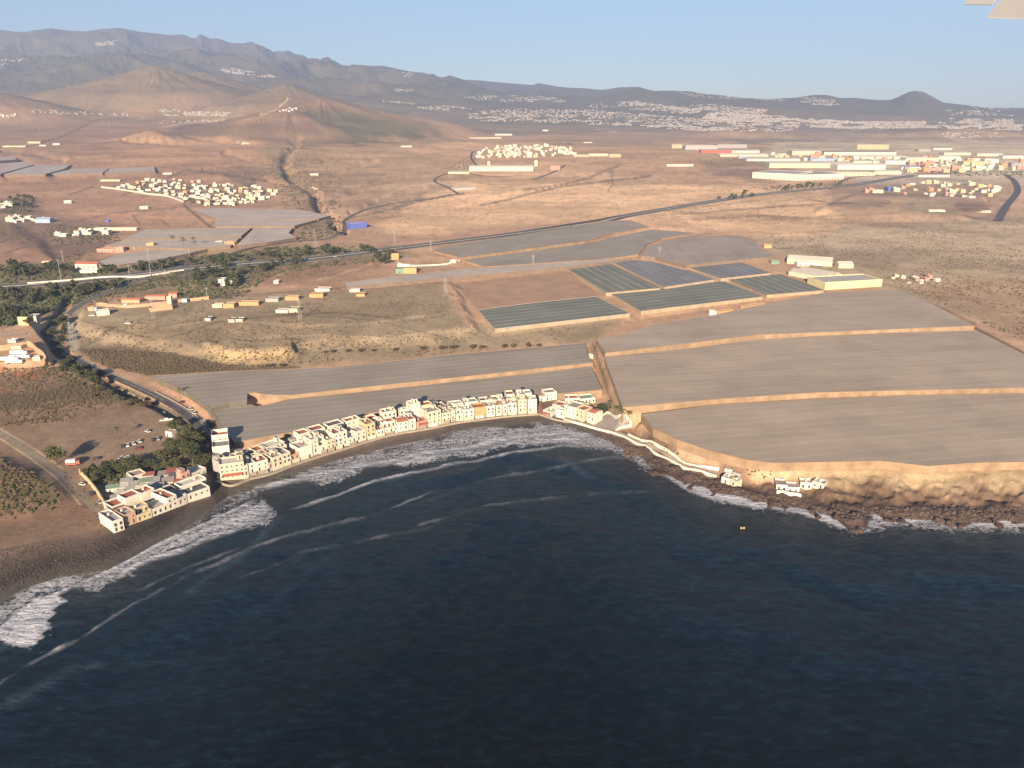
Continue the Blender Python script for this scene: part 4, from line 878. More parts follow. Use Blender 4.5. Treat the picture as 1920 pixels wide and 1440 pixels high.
BK = [(404,424,20,3,W_,m_redroof,'white house with an open walled roof terrace, furthest up the stream bank',dict(open_top=True,tower=False)), (406,432,8.5,3,W_,m_roof,'tall white house on the stream bank below the open roof terrace',dict(blank=True)),
 (436,456,14,2,Gy,m_conc,'grey brown house in the second row above the cream end house',{}), (462,484,13,2,Cr,m_groof,'cream house with a green tinted terrace in the second row',{}),
 (486,508,14,1,Gy,m_droof,'low grey house in the second row left of the wide white one',{}), (509,526,14,2,Cr,m_tile,'cream second row house with a terracotta terrace',{}),
 (529,563,14,2,W_,m_paler,'wide white second row house with a pale roof',dict(tower=True)), (566,585,12,1,Gy,m_roof,'low grey roofed house in the second row before the tall group',{}),
 (586,606,12,3,W_,m_tile,'tall white second row house with rust coloured terrace',{}), (607,632,12,3,W_,m_redroof,'white second row house with a dark red walled terrace',dict(open_top=False)),
 (640,668,12,3,W_,m_droof,'white second row house with a dark walled roof by the shade nets',dict(tower=False)), (672,698,12,3,W_,m_tile,'white second row house with a crowded rust terrace above the pale yellow one',{}),
 (700,729,12,2,W_,m_tile,'broad white second row house with several roof huts',{}), (733,758,12,3,W_,m_roof,'white second row house right of the broad one with roof huts',{}),
 (763,786,9,3,W_,m_redroof,'white curved front second row house beside the tower house',dict(setback=3)), (788,806,12,4,W_,m_paler,'tallest white tower house of the whole row',dict(blank=True,tower=True)),
 (809,830,12,3,Cr,m_tile,'cream second row house right of the tallest tower house',{}), (832,852,11,2,W_,m_redroof,'white second row house with a red terrace right of the tower house',{}),
 (855,880,11,2,W_,m_roof,'low white second row house with a grey roof in the right half',{}), (883,908,11,2,W_,m_groof,'white second row house above the ochre blank wall',{}),
 (911,930,11,2,W_,m_droof,'white second row house with a dark roof near the right end',{}), (933,955,11,2,W_,m_tile,'white second row house with a brown tiled terrace near the right end',{}),
 (957,972,11,3,W_,m_redroof,'small white second row house with a red roof left of the cream balcony house',{}), (976,1004,11,3,W_,m_roof,'white second row house at the right end by the lane',{})]
for x0, x1, off, st, wl, rf, lab, kw in BK:
    a = rowpt(max(x0, 412)); b_ = rowpt(x1); d = b_ - a
    if x0 < 412: 
        a = at(x0 - 4, 848 if off > 15 else 874); a.z = 4.2; w = 9.5; rz = rad(18); house(a, rz, w, 10, st, wl, rf, lab, GRP, **kw); continue
    w = d.length; rz = math.atan2(d.y, d.x); nrm = Vector((-d.y, d.x, 0)).normalized()
    o_ = a + nrm * (off + 1.6); o_.z = 4.4
    house(o_, rz, w, R.uniform(6.5, 9), st, wl, rf, lab, GRP, **kw)
def hp(px0, px1, py0, py1, dep, st, wl, rf, lab, grp, z=None, **kw):   # front foot line given by two photo points
    a, b_ = at(px0, py0), at(px1, py1); zz = min(a.z, b_.z) if z is None else z
    d = b_ - a; return house(Vector((a.x, a.y, zz + .2)), math.atan2(d.y, d.x), math.hypot(d.x, d.y), dep, st, wl, rf, lab, grp, **kw)
G2_ = 'houses of the small block left of the stream mouth'
hp(214,234,1000,993,15,2,W_,m_roof,'white house with a grey roof at the lowest left corner of the small shore block',G2_,3.4,tower=False)
hp(236,257,988,980,10,2,Pe,m_roof,'peach house with two windows, second in the small shore block',G2_,3.4,tower=False)
hp(258,286,980,970,9,2,Ye,m_conc,'yellow house with a brown roof in the small shore block',G2_,3.4,tower=False,setback=3)
hp(287,316,969,958,9,1,W_,m_roof,'low white house with a walled front yard in the small shore block',G2_,3.4,tower=False)
hp(316,334,958,951,14,2,W_,m_tile,'white house with a terracotta terrace in the small shore block',G2_,3.4,tower=False)
hp(335,352,951,944,10,1,W_,m_broof,'low white house with a blue roof in the small shore block',G2_,3.4,tower=False)
hp(353,395,943,930,9,1,W_,m_droof,'long low white house at the stream end of the small shore block',G2_,3.4,tower=False)
hp(212,238,962,952,9,1,W_,m_redroof,'low house with a dark red roof behind the peach house',G2_,3.6,tower=False)
hp(238,266,955,944,8,2,W_,m_redroof,'white blank walled house with reddish roof in the second row of the small block',G2_,3.6,tower=False,blank=True)
hp(268,292,945,935,8,2,W_,m_tile,'white blank walled house beside the grey metal roof in the small block',G2_,3.6,tower=False,blank=True)
hp(300,332,938,928,8,1,Gy,m_droof,'low dark roofed house in the middle of the small block',G2_,3.6,tower=False)
hp(342,358,908,902,5,2,Pk,m_tile,'small pink house with a turreted top in the small block',G2_,3.8,tower=True)
hp(340,388,925,910,7,1,W_,m_paler,'long pale terrace house behind the stream end of the small block',G2_,3.7,tower=False)
hp(250,275,905,897,8,1,W_,m_tile,'low house with a rusty cluttered roof at the back of the small block',G2_,3.8,tower=False)
hp(360,388,900,892,8,1,W_,m_paler,'pale low house nearest the stream at the back of the small block',G2_,3.8,tower=False)
rr = random.Random(5)
def shed_mesh(w, d, h, rf, wl):
    mb = MB(); mb.box(0, w, 0, d, -1.5, h - .15, wl); mb.build
    return mb
def shack(px, py, w, d, h, rf, wl, lab, grp, rz=rad(20), name='shack', cat='shack', slope=.6):
    r = empty(name, at(px, py), rz); tag(r, lab, cat, grp)
    mb = MB(); mb.box(0, w, 0, d, -1.5, h, wl); mb.build('wall', r)
    mb = MB(); mb.face([(-.2,-.3,h+.04),(w+.2,-.3,h+.04),(w+.2,d+.3,h+slope),(-.2,d+.3,h+slope)], rf); mb.face([(-.2,d+.3,h+.0),(-.2,d+.3,h+slope),(w+.2,d+.3,h+slope),(w+.2,d+.3,h)], rf)
    mb.face([(-.2,-.3,h+.04),(-.2,d+.3,h+slope),(-.2,d+.3,h+.04)], wl); mb.face([(w+.2,-.3,h+.04),(w+.2,d+.3,h+.04),(w+.2,d+.3,h+slope)], wl); mb.build('roof', r)
    put(r, 'door', unit_mesh('door', f_door), (w * .3, 0, 0), (.9, 1, min(2., h - .2)))
    put(r, 'window', unit_mesh('window', f_win), (w * .7, 0, .9), (.9, 1, .8)); return r
m_rust = M('rusty_sheet', (.30,.17,.11), scale=1.2, var=.4); m_sheet = M('weathered_sheet', (.36,.33,.29), scale=1, var=.3, rv=.3)
SK = []
for i, (px, py) in enumerate([(208,948),(216,936),(226,944),(236,930),(246,938),(214,924),(226,914),(240,918),(254,926),(262,914),(272,924),(238,902),(283,912),(290,924),(296,900),(305,914),(316,905),(325,918),(312,896),(330,898),(268,902),(258,942),(200,926)]):
    SK.append(shack(px, py, rr.uniform(4, 7.5), rr.uniform(4, 6.5), rr.uniform(2.3, 3.0), rr.choice([m_sheet, m_sheet, m_rust, m_roof, m_droof, m_paler, m_redroof, m_groof]), rr.choice([Gy, Cr, W_]), 'small patchwork shack crowded behind the front houses of the small shore block', 'shacks packed inside the small shore block', rad(20) + rr.uniform(-.15, .15)))
BT = []
for x in range(432, 1000, 19):
    a = rowpt(x); b_ = rowpt(x + 12); d_ = b_ - a; nrm = Vector((-d_.y, d_.x, 0)).normalized(); o_ = a + nrm * (10.2 + R.uniform(0, 1.5)); o_.z = 4.2
    BT.append(house(o_, math.atan2(d_.y, d_.x), R.uniform(4, 7), R.uniform(3, 5), R.choice([1,1,2]), R.choice([W_, W_, Cr, Gy]), R.choice([m_roof, m_tile, m_redroof, m_paler, m_droof]), 'x', GRP, tower=False, side=False))
relabel(BT, 'low annex # wedged between the two rows of beachfront houses')
G3_ = 'buildings right of the lane at the end of the row'
hp(1009,1022,752,753,9,1,W_,m_paler,'low white house right across the lane at the back',G3_,tower=False)
hp(1023,1044,752,749,8,2,W_,m_roof,'white house with a grey roof and roof rail behind the lane',G3_,tower=False)
hp(1018,1034,776,782,9,1,W_,m_paler,'white rounded bar building on the corner of the lane and promenade',G3_,tower=False,awn=1)
hp(1036,1052,766,770,9,1,W_,m_tile,'white house with a cluttered terrace behind the corner bar',G3_,tower=False)
hp(1060,1088,757,756,8,1,W_,m_tile,'white house with a terracotta roof terrace and white dishes',G3_,4.,tower=False)
hp(1089,1116,758,755,9,1,W_,m_groof,'white house with a green terrace left of the lawn',G3_,4.,tower=False)
hp(1078,1098,770,774,7,1,Ye,m_groof,'low pale yellow house beneath the green terrace',G3_,4.,tower=False)
hp(1058,1078,782,788,11,2,W_,m_roof,'white house with a wide grey roof above the promenade',G3_,4.,tower=False)
hp(1079,1093,787,793,9,2,Cr,m_tile,'cream house with a red roof above the promenade',G3_,4.,tower=False)
hp(1101,1114,793,797,9,2,W_,m_tile,'white chapel like house with a red tiled roof by the plaza',G3_,4.,tower=False,tile=True)
hp(1042,1057,784,788,5,1,W_,m_paler,'low white arcade along the promenade',G3_,4.,tower=False)
hp(1352,1368,905,909,7,1,W_,m_paler,'white house in front of the grey ruins on the right shore',G3_,tower=False)
hp(1369,1380,909,912,5,1,Cr,m_paler,'small cream house in front of the grey ruins on the right shore',G3_,tower=False)
hp(1357,1372,893,894,7,1,Gy,m_conc,'grey roofless looking shed of the ruined yard on the right shore',G3_,tower=False,open_top=True)
hp(1373,1388,896,898,7,1,Gy,m_groof,'grey green shed of the ruined yard on the right shore',G3_,tower=False)
hp(1455,1475,918,921,8,1,W_,m_roof,'brown roofed white house at the left end of the right shore group',G3_,tower=False)
hp(1476,1498,921,925,7,1,W_,m_roof,'white house in the middle of the low white group on the right shore',G3_,tower=False)
hp(1500,1522,914,917,6,1,W_,m_paler,'low white building behind the middle of the right shore group',G3_,tower=False)
hp(1522,1544,913,916,6,1,W_,m_paler,'low white building at the right end of the right shore group',G3_,tower=False)
strip_thing('garden_wall', 'long white terrace wall below the low white group on the right shore', 'wall', path([(1456,925),(1480,929),(1502,932)], 5), .6, 1.8, m_white, 0, 0)
strip_thing('garden_wall', 'white boundary wall enclosing the plaza under the palms', 'wall', path([(1110,790),(1128,782),(1142,776),(1160,784),(1182,794),(1182,800),(1160,806),(1154,810)], 5), .5, 1.8, m_white, 0, 0)
drape([(1100,792),(1128,783),(1142,777),(1178,796),(1155,809),(1130,806)], 'plaza', M('plaza_paving', (.30,.27,.24)), .25, 2.5)
o = drape([(1116,768),(1122,757),(1140,756),(1146,764),(1140,776),(1120,776)], 'lawn', M('lawn_green', (.06,.09,.03), scale=1.5, var=.4), .5, 2.); 
drape([(1007,780),(1008,748),(1014,748),(1017,780)], 'lane', M('red_lane', (.32,.13,.10)), .3, 3)
# ------------------------------------------------------------ trees

def quads(C_, s, seed, flat=.0):
    r = np.random.default_rng(seed); n = len(C_); s = np.broadcast_to(s, (n,))
    a = r.normal(size=(n, 3)); a /= np.linalg.norm(a, axis=1)[:, None]; a[:, 2] *= (1 - flat); b = np.cross(a, r.normal(size=(n, 3))); b /= np.linalg.norm(b, axis=1)[:, None]
    a /= np.linalg.norm(a, axis=1)[:, None]
    a = a * s[:, None] * r.uniform(.6, 1.1, (n, 1)); b = b * s[:, None] * r.uniform(.4, .9, (n, 1))
    V = np.stack([C_ - a, C_ + b * .9, C_ + a, C_ - b * .8], 1).reshape(-1, 3); return V, np.arange(4 * n).reshape(n, 4)
def crown(nl, rx, h, z0, nc, s, seed):
    r = np.random.default_rng(seed); cc = r.normal(size=(nc, 3)); cc /= np.linalg.norm(cc, axis=1)[:, None]; cc *= r.uniform(.35, 1., (nc, 1)) * [rx * .68, rx * .68, h * .33]; cc[:, 2] += z0 + h * .52
    k = r.integers(0, nc, nl); rr_ = r.uniform(.22, .42, nc)[k]; p = r.normal(size=(nl, 3)); p /= np.linalg.norm(p, axis=1)[:, None]
    p *= (r.uniform(0, 1, (nl, 1)) ** .4) * rr_[:, None] * [rx * 1.15, rx * 1.15, h * .55]
    return quads(cc[k] + p, s * r.uniform(.6, 1.3, nl), seed + 1)
def mk_tree(name, lf, nl, rx, h, trunk_h, nc, s, seed):
    V, q = crown(nl, rx, h - trunk_h, trunk_h * .8, nc, s, seed); cm = npmesh('crown', V, q, [lf])
    mb = MB(); r = random.Random(seed); mb.bar((0,0,-1), (0,0,trunk_h * .8), h * .035, m_bark, 6, h * .022)
    for i in range(4): a = i * 1.6 + r.random(); mb.bar((0,0,trunk_h*.7), (math.cos(a)*rx*.5, math.sin(a)*rx*.5, h*.62), h*.016, m_bark, 4, h*.006)
    return cm, mb.mesh('trunk')
def mk_palm(seed, h=9, fr=22, L=2.6):
    r = random.Random(seed); V = []; q = []
    for i in range(fr):
        a = 6.283 * i / fr + r.uniform(-.2, .2); el = r.uniform(-.5, 1.1); 
        for sgn_ in (-1, 1):
            prev = None
            for t in range(5):
                u = t / 4; x = L * u; z = h + math.sin(el) * L * u - 1.5 * u * u; c, s_ = math.cos(a), math.sin(a); w_ = .38 * (1 - u * .75)
                p = [(c*x, s_*x, z), (c*x - s_*w_*sgn_, s_*x + c*w_*sgn_, z - .22)]
                if prev: b_ = len(V); V += prev + p; q.append((b_, b_+1, b_+3, b_+2))
                prev = p
    cm = npmesh('crown', V, q, [m_palm]); mb = MB(); mb.bar((0,0,-1), (.15,0,h*.5), .28, m_bark, 6, .22); mb.bar((.15,0,h*.5), (0,0,h), .22, m_bark, 6, .2)
    return cm, mb.mesh('trunk')
TR = {'big': [mk_tree('t', m_leaf, 1500, 5.2, 9, 2.5, 16, .42, 100 + i) for i in range(4)], 'dark': [mk_tree('t', m_leafd, 900, 4.2, 8, 2, 12, .5, 200 + i) for i in range(3)],
      'bush': [mk_tree('t', m_scrub, 900, 4.2, 4.2, .6, 14, .36, 300 + i) for i in range(3)], 'small': [mk_tree('t', m_leafd, 170, 3.6, 6.5, 1.6, 9, .85, 400 + i) for i in range(4)], 'palm': [mk_palm(500 + i) for i in range(3)]}
ntree = [0]
def tree(P, kind, s, lab, grp, cat='tree', name='tree', parts=True, zs=1.):
    cm, tm = TR[kind][ntree[0] % len(TR[kind])]; ntree[0] += 1
    r = empty(name, P, R.uniform(0, 6.28)); tag(r, lab, cat, grp); r.scale = (s, s, s * zs)
    put(r, 'trunk', tm, (0,0,0)); put(r, 'crown', cm, (0,0,0)); return r
def scatter(poly, n, seed, mind=0):
    r = random.Random(seed); x0 = min(p[0] for p in poly); x1 = max(p[0] for p in poly); y0 = min(p[1] for p in poly); y1 = max(p[1] for p in poly); out = []; t = 0
    while len(out) < n and t < n * 60:
        t += 1; x, y = r.uniform(x0, x1), r.uniform(y0, y1)
        if inpoly(np.array([x]), np.array([y]), poly)[0] and all((x-a)**2 + (2*(y-b_))**2 > mind**2 for a, b_ in out): out.append((x, y))
    return out
tree(at(106,872), 'big', 1.5, 'lone round green tree beside the red and white truck', None)
BT = []
for px, py, s in [(346,846,1.),(320,848,.9),(368,858,1.),(378,832,.9),(330,812,.9),(352,828,1.1),(372,842,1.0),(340,858,1.1),(362,872,1.15),(384,880,.95),(322,862,1.),(306,872,.95),(390,862,.8)]:
    BT.append(tree(at(px, py), 'big', s * 1.3, 'x', 'large trees in the clump by the stream mouth'))
relabel(BT, 'large green tree #, in the clump by the stream mouth')
BT = []
for px, py in [(168,898),(176,888),(186,900),(196,892),(206,898),(216,886),(228,890),(240,884),(252,888),(262,880),(274,884),(286,882),(298,886),(180,906),(200,880),(246,875),(314,884),(332,880)]:
    BT.append(tree(at(px, py), 'dark' if R.random() < .4 else 'big', R.uniform(.75, 1.05), 'x', 'trees of the belt behind the small shore block'))
relabel(BT, 'tree #, in the belt behind the small shore block')
for px, py in [(222,824),(147,718),(160,706),(168,728),(338,748)]: tree(at(px, py), 'palm', .9, {222: 'lone small palm on the dirt car park', 338: 'dark palm by the bend of the coast road'}.get(px, 'palm in the green gully left of the coast road'), None if px in (222,338) else 'palms of the gully by the coast road', 'palm', 'palm_tree')
for (px, py), lab in zip([(1141,776),(1157,786),(1166,792),(1179,795)], ['leftmost palm of the four by the plaza, next to the lawn', 'second palm of the four by the plaza', 'third palm of the four by the plaza', 'rightmost palm of the four by the plaza']): tree(at(px, py), 'palm', .95, lab, 'palms beside the plaza', 'palm', 'palm_tree')
for (px, py), lab in zip([(325,462),(345,465),(365,465)], ['left palm of the three in front of the pale net roof', 'middle palm of the three in front of the pale net roof', 'right palm of the three in front of the pale net roof']): tree(at(px, py), 'palm', 1.6, lab, 'three palms before the pale nets', 'palm', 'palm_tree')
BT = []
for px, py, s in [(186,735,1.2),(206,742,1.1),(190,722,1.),(228,752,.9),(252,757,1.25),(270,764,1.3),(286,762,.9),(176,745,.8),(240,762,.7)]:
    BT.append(tree(at(px, py), 'bush', s, 'x', 'dry thickets beside the coast road', 'bush', 'bush'))
relabel(BT, 'dry olive brown thicket #, on the gully rim beside the coast road')
relabel(SK, 'small patchwork shack #, crowded inside the small shore block')
BT = []
for px, s in [(625,.8),(652,.75),(676,.9),(742,.8),(793,1.1),(830,1.05),(850,1.1),(886,1.1),(905,.9),(945,1.0),(962,1.),(990,1.05),(1010,.9),(530,.9),(505,.9),(610,.6),(700,.7)]:
    BT.append(tree(at(px, 662 - (px - 620) * .028 + (24 if px < 600 else 0)), 'bush', s, 'x', 'row of dry bushes behind the upper netted field', 'bush', 'bush'))
relabel(BT, 'dry olive bush #, in the line behind the upper netted field')
for pl_, n, kd, lab, grp in [([(110,590),(135,600),(125,640),(140,668),(110,670),(90,640)], 14, 'dark', 'dark tree in the gully beside the bend', 'dark trees of the upper gully'),
  ([(125,672),(160,690),(215,725),(200,735),(150,712),(110,702)], 14, 'dark', 'dark tree below the lorry yard', 'dark trees below the lorry yard'),
  ([(0,570),(70,572),(100,560),(60,550),(0,548)], 22, 'small', 'green tree of the plantation under the channel', 'trees of the left plantation'),
  ([(0,585),(80,580),(90,600),(60,610),(0,622)], 18, 'small', 'tree around the pale yellow house', 'trees around the pale yellow house'),
  ([(80,545),(250,528),(230,540),(130,566),(95,556)], 30, 'small', 'tree between channel and slip road', 'trees between the channel and the slip road'),
  ([(0,498),(60,500),(130,498),(140,512),(60,520),(0,522)], 26, 'small', 'tree beyond the motorway at the edge', 'trees beyond the motorway at the left edge'),
  ([(190,508),(330,492),(345,500),(300,510),(200,516)], 18, 'small', 'tree between motorway and white farmhouse', 'trees beside the motorway junction'),
  ([(355,494),(470,478),(560,470),(700,466),(700,474),(560,484),(450,492),(360,500)], 40, 'small', 'tree along the far motorway side', 'trees along the far side of the motorway'),
  ([(370,505),(560,492),(620,486),(560,500),(450,520),(440,550),(390,540),(360,525)], 34, 'small', 'tree on the near motorway side', 'trees on the near side of the motorway'),
  ([(700,478),(735,477),(728,497),(705,494)], 10, 'small', 'dark tree by the underpass', 'trees of the clump by the underpass'),
  ([(1450,362),(1520,352),(1550,350),(1520,345),(1480,350)], 16, 'small', 'tree before the large white warehouse', 'trees in front of the large white warehouse'),
  ([(1325,382),(1400,372),(1420,368),(1400,363),(1340,376)], 10, 'small', 'tree on the far verge of the motorway across the plain', 'trees on the motorway verge'),
  ([(20,372),(65,372),(60,396),(15,398)], 16, 'small', 'dark tree in the grove above the blue roof', 'trees of the grove at the left edge')]:
    relabel([tree(at(px, py), kd, R.uniform(.85, 1.35) * (1. if kd != 'small' else 1.35), lab, grp) for px, py in scatter(pl_, n, len(lab), 3)], '#, ' + lab)
# ------------------------------------------------------------ scrub, rocks (nobody could count them)
def strew(name, P, base_v, base_f, sc_, mat, seed, zs=1.):
    r = np.random.default_rng(seed); n = len(P); a = r.uniform(0, 6.283, n); c, s = np.cos(a), np.sin(a)
    bv = np.asarray(base_v, float); V = np.empty((n, len(bv), 3)); j = r.uniform(.75, 1.25, (n, len(bv), 1)); B = bv[None] * sc_[:, None, None] * j
    V[..., 0] = B[..., 0] * c[:, None] - B[..., 1] * s[:, None] + P[:, None, 0]; V[..., 1] = B[..., 0] * s[:, None] + B[..., 1] * c[:, None] + P[:, None, 1]; V[..., 2] = B[..., 2] * zs + P[:, None, 2]
    q = (np.asarray(base_f)[None] + (np.arange(n) * len(bv))[:, None, None]).reshape(-1, len(base_f[0]))
    o = bpy.data.objects.new(name, npmesh(name, V.reshape(-1, 3), q, [mat])); link(o); o['kind'] = 'stuff'; return o
def dome():
    v = [(0,0,1)]; f = []
    for k, (r_, z) in enumerate(((.75,.7),(1.,.15),(.8,-.4))): v += [(r_*math.cos(6.283*i/6+k*.4), r_*math.sin(6.283*i/6+k*.4), z) for i in range(6)]
    for i in range(6): j = (i+1) % 6; f += [(0,1+i,1+j), (1+i,7+i,7+j), (1+i,7+j,1+j), (7+i,13+i,13+j), (7+i,13+j,7+j)]
    return v, f
dv, df = dome()
VIL = [(196,350),(240,346),(275,338),(330,337),(400,345),(470,350),(520,358),(515,368),(480,380),(440,386),(370,386),(330,370),(260,362)]
def pts_in(poly_px, n, seed, dens=None):
    r = np.random.default_rng(seed); x0 = min(p[0] for p in poly_px); x1 = max(p[0] for p in poly_px); y0 = min(p[1] for p in poly_px); y1 = max(p[1] for p in poly_px)
    Q = np.c_[r.uniform(x0, x1, n * 3), r.uniform(y0, y1, n * 3)]; Q = Q[inpoly(Q[:, 0], Q[:, 1], poly_px)][:n]
    P = atm(Q)
    if dens is not None:
        k = fbm(P[:, 0] / 40, P[:, 1] / 40, 4, seed) + (r.random(len(P)) - .5) * .2; P = P[k > dens]
    roofs = np.zeros(len(P), bool); px_, py_ = proj(P[:, 0], P[:, 1], P[:, 2])
    for g_, (pl_, kd, wh) in G.items(): roofs |= inpoly(px_, py_, pl_)
    for W in (mw, coast):
        roofs |= dline(P[:, 0], P[:, 1], [tuple(p) for p in W[::6]]) < (17 if W is mw else 6)
    roofs |= inpoly(px_, py_, [(852,527),(1050,508),(1135,553),(893,580)])
    return P[~roofs]
SCR = []; SS = []
for pl_, n, dn_, s0, s1 in [([(160,600),(400,562),(650,545),(840,530),(900,622),(1110,612),(1180,600),(1112,640),(860,662),(280,702),(150,650)], 3600, .47, .35, 1.0),
  ([(150,655),(330,662),(420,684),(560,688),(280,704),(200,690)], 1500, .3, .5, 1.1), ([(1440,440),(1700,415),(1920,410),(1920,640),(1700,545),(1660,520),(1470,480)], 4200, .44, .4, 1.15),
  ([(200,560),(420,540),(640,520),(600,500),(440,530),(300,545)], 700, .4, .5, 1.4), ([(0,690),(110,690),(200,745),(300,765),(230,752),(120,790),(0,800)], 2200, .36, .3, .95),
  ([(0,860),(60,880),(140,950),(60,970),(0,975)], 420, .45, .4, 1.3), ([(640,380),(1200,330),(1600,370),(1500,420),(1000,412),(700,440)], 900, .55, .6, 1.6),
  ([(90,560),(300,530),(330,545),(170,575),(110,600)], 300, .35, .8, 1.8), ([(500,290),(560,275),(640,330),(640,430),(570,430),(540,350)], 700, .4, 1., 2.6), ([(0,400),(250,430),(220,470),(120,495),(0,440)], 400, .45, .8, 2.),
  ([(1200,815),(1330,868),(1460,885),(1460,905),(1350,880),(1260,858)], 120, .4, .4, 1.0), ([(120,880),(200,930),(190,990),(100,960)], 60, .4, .3, .6)]:
    p = pts_in(pl_, n, n, dn_); SCR.append(p); SS.append(np.random.default_rng(n).uniform(s0, s1, len(p)) ** 1.0)
SCR = np.concatenate(SCR); SS = np.concatenate(SS)
GB = []; GS = []
for pl_, n, s0, s1 in [([(0,555),(100,548),(110,575),(60,600),(0,612)], 900, .8, 2.2), ([(80,545),(330,515),(350,535),(240,548),(130,572),(95,575)], 900, .8, 2.2), ([(0,498),(330,484),(520,464),(700,462),(700,478),(560,492),(330,515),(130,525),(0,534)], 1700, .9, 2.4),
  ([(360,508),(560,494),(700,482),(700,494),(600,500),(500,522),(450,560),(330,565),(330,530)], 1000, .8, 2.2), ([(90,590),(125,590),(130,640),(145,680),(220,712),(300,755),(280,765),(200,745),(100,705),(70,690),(105,670)], 700, .5, 1.5), (VIL, 1000, 1.2, 2.9),
  ([(500,300),(560,285),(590,330),(600,395),(640,420),(560,432),(520,372)], 500, 1.2, 2.6), ([(90,420),(220,425),(230,452),(120,462),(70,440)], 400, .9, 2.), ([(0,372),(62,372),(62,398),(20,404),(0,400)], 260, 1.2, 2.6),
  ([(0,865),(50,880),(110,930),(100,955),(60,965),(0,965)], 120, .5, 1.2), ([(165,880),(390,865),(390,884),(280,892),(170,912)], 500, .5, 1.3), ([(200,890),(390,880),(392,900),(200,960)], 120, .4, .8), ([(560,432),(640,425),(640,440),(560,455)], 160, .8, 1.8), ([(1410,352),(1560,342),(1600,335),(1560,356),(1480,362)], 150, 1.2, 2.6),
  ([(1300,300),(1560,290),(1560,296),(1320,308)], 120, 1.2, 2.4), ([(1030,270),(1075,268),(1080,272),(1030,273)], 60, 2, 3.5), ([(1700,318),(1920,322),(1920,330),(1700,330)], 200, 1.5, 3), ([(885,290),(900,300),(880,315),(840,325),(835,318)], 90, 1.4, 2.6)]:
    p = pts_in(pl_, n, n + 7); p = p[::1] if len(p) < 300 else p[:int(len(p) * .72)]; GB.append(p); GS.append(np.random.default_rng(n).uniform(s0, s1, len(p)))
strew('undergrowth', np.concatenate(GB), dv, df, np.concatenate(GS), m_leafd, 5, .95)
strew('scrub', SCR, dv, df, SS, m_scrub, 3, .8)
rk = []; rs = []
for pl_, n, s0, s1 in [([(0,1030),(100,1012),(215,1008),(260,1000),(330,975),(390,940),(395,935),(300,985),(200,1060),(60,1090),(0,1110)], 2600, .15, .45), ([(1090,806),(1160,822),(1250,870),(1350,905),(1345,915),(1240,880),(1150,835)], 700, .3, 1.1),
  ([(1350,912),(1500,940),(1570,958),(1560,967),(1400,934),(1300,908)], 500, .35, 1.2), ([(1560,945),(1600,950),(1920,952),(1920,984),(1700,976),(1630,962),(1600,985),(1570,968)], 900, .35, 1.3), ([(398,922),(430,912),(520,892),(560,880),(430,925)], 200, .15, .4)]:
    p = pts_in(pl_, n, n + 1); rk.append(p); rs.append(np.random.default_rng(n).uniform(s0 ** .5, s1 ** .5, len(p)) ** 2)
strew('rocks', np.concatenate(rk), dv, df, np.concatenate(rs), m_rock, 9, .7)
# ------------------------------------------------------------ cars, boats, lorries
def car_meshes(c, van=False):
    mb = MB(); L, Wd = (4.2, 1.75) if not van else (5.2, 1.95); h1, h2_ = (.78, 1.42) if not van else (1.05, 2.15)
    def ring(z, x0, x1, w): return [(x0,-w,z),(x1,-w,z),(x1,w,z),(x0,w,z)]
    a = ring(.3, -L/2, L/2, Wd/2); b_ = ring(h1, -L/2+.05, L/2-.08, Wd/2); 
    for i in range(4): j = (i+1) % 4; mb.face([a[i], a[j], b_[j], b_[i]], c)
    mb.face(b_, c); top = ring(h2_, -L*.28, L*.16, Wd*.39) if not van else ring(h2_, -L/2+.15, L*.24, Wd*.44); mb.face(top, c)
    body = mb.mesh('body'); mb = MB(); base = ring(h1+.004, -L*.42, L*.30, Wd*.47) if not van else ring(h1+.004, -L/2+.06, L*.36, Wd*.49)
    for i in range(4): j = (i+1) % 4; mb.face([base[i], base[j], top[j], top[i]], m_glass)
    gl = mb.mesh('window_band'); mb = MB()
    for i in range(10):
        t0, t1 = 6.283*i/10, 6.283*(i+1)/10; r_ = .33
        mb.face([(r_*math.cos(t0),-.1,r_*math.sin(t0)),(r_*math.cos(t1),-.1,r_*math.sin(t1)),(r_*math.cos(t1),.1,r_*math.sin(t1)),(r_*math.cos(t0),.1,r_*math.sin(t0))], m_rubber)
        for s in (-.1,.1): mb.face([(0,s,0),(r_*math.cos(t0),s,r_*math.sin(t0)),(r_*math.cos(t1),s,r_*math.sin(t1))], m_metal if r_ < 0 else m_rubber)
    return body, gl, mb.mesh('wheel'), L, Wd
def paint(n, c): return M(n, c, rough=.3, var=.04)
CP_ = {k: paint(k + '_car_paint', v) for k, v in dict(white=(.75,.74,.72), dark=(.03,.03,.04), red=(.30,.02,.03), silver=(.38,.38,.40), blue=(.05,.08,.22)).items()}
CM = {k: car_meshes(v) for k, v in CP_.items()}; VM = {'white': car_meshes(CP_['white'], True), 'blue': car_meshes(CP_['silver'], True)}
def car(P, rz, c, lab, grp=None, van=False, name='parked_car', cat='car'):
    b_, g, w, L, Wd = (VM if van else CM)[c]; r = empty(name, P, rz); tag(r, lab, cat, grp); put(r, 'body', b_, (0,0,0)); put(r, 'window_band', g, (0,0,0))
    for x in (-L*.31, L*.31):
        for y in (-Wd/2+.06, Wd/2-.06): put(r, 'wheel', w, (x, y, .33))
    return r
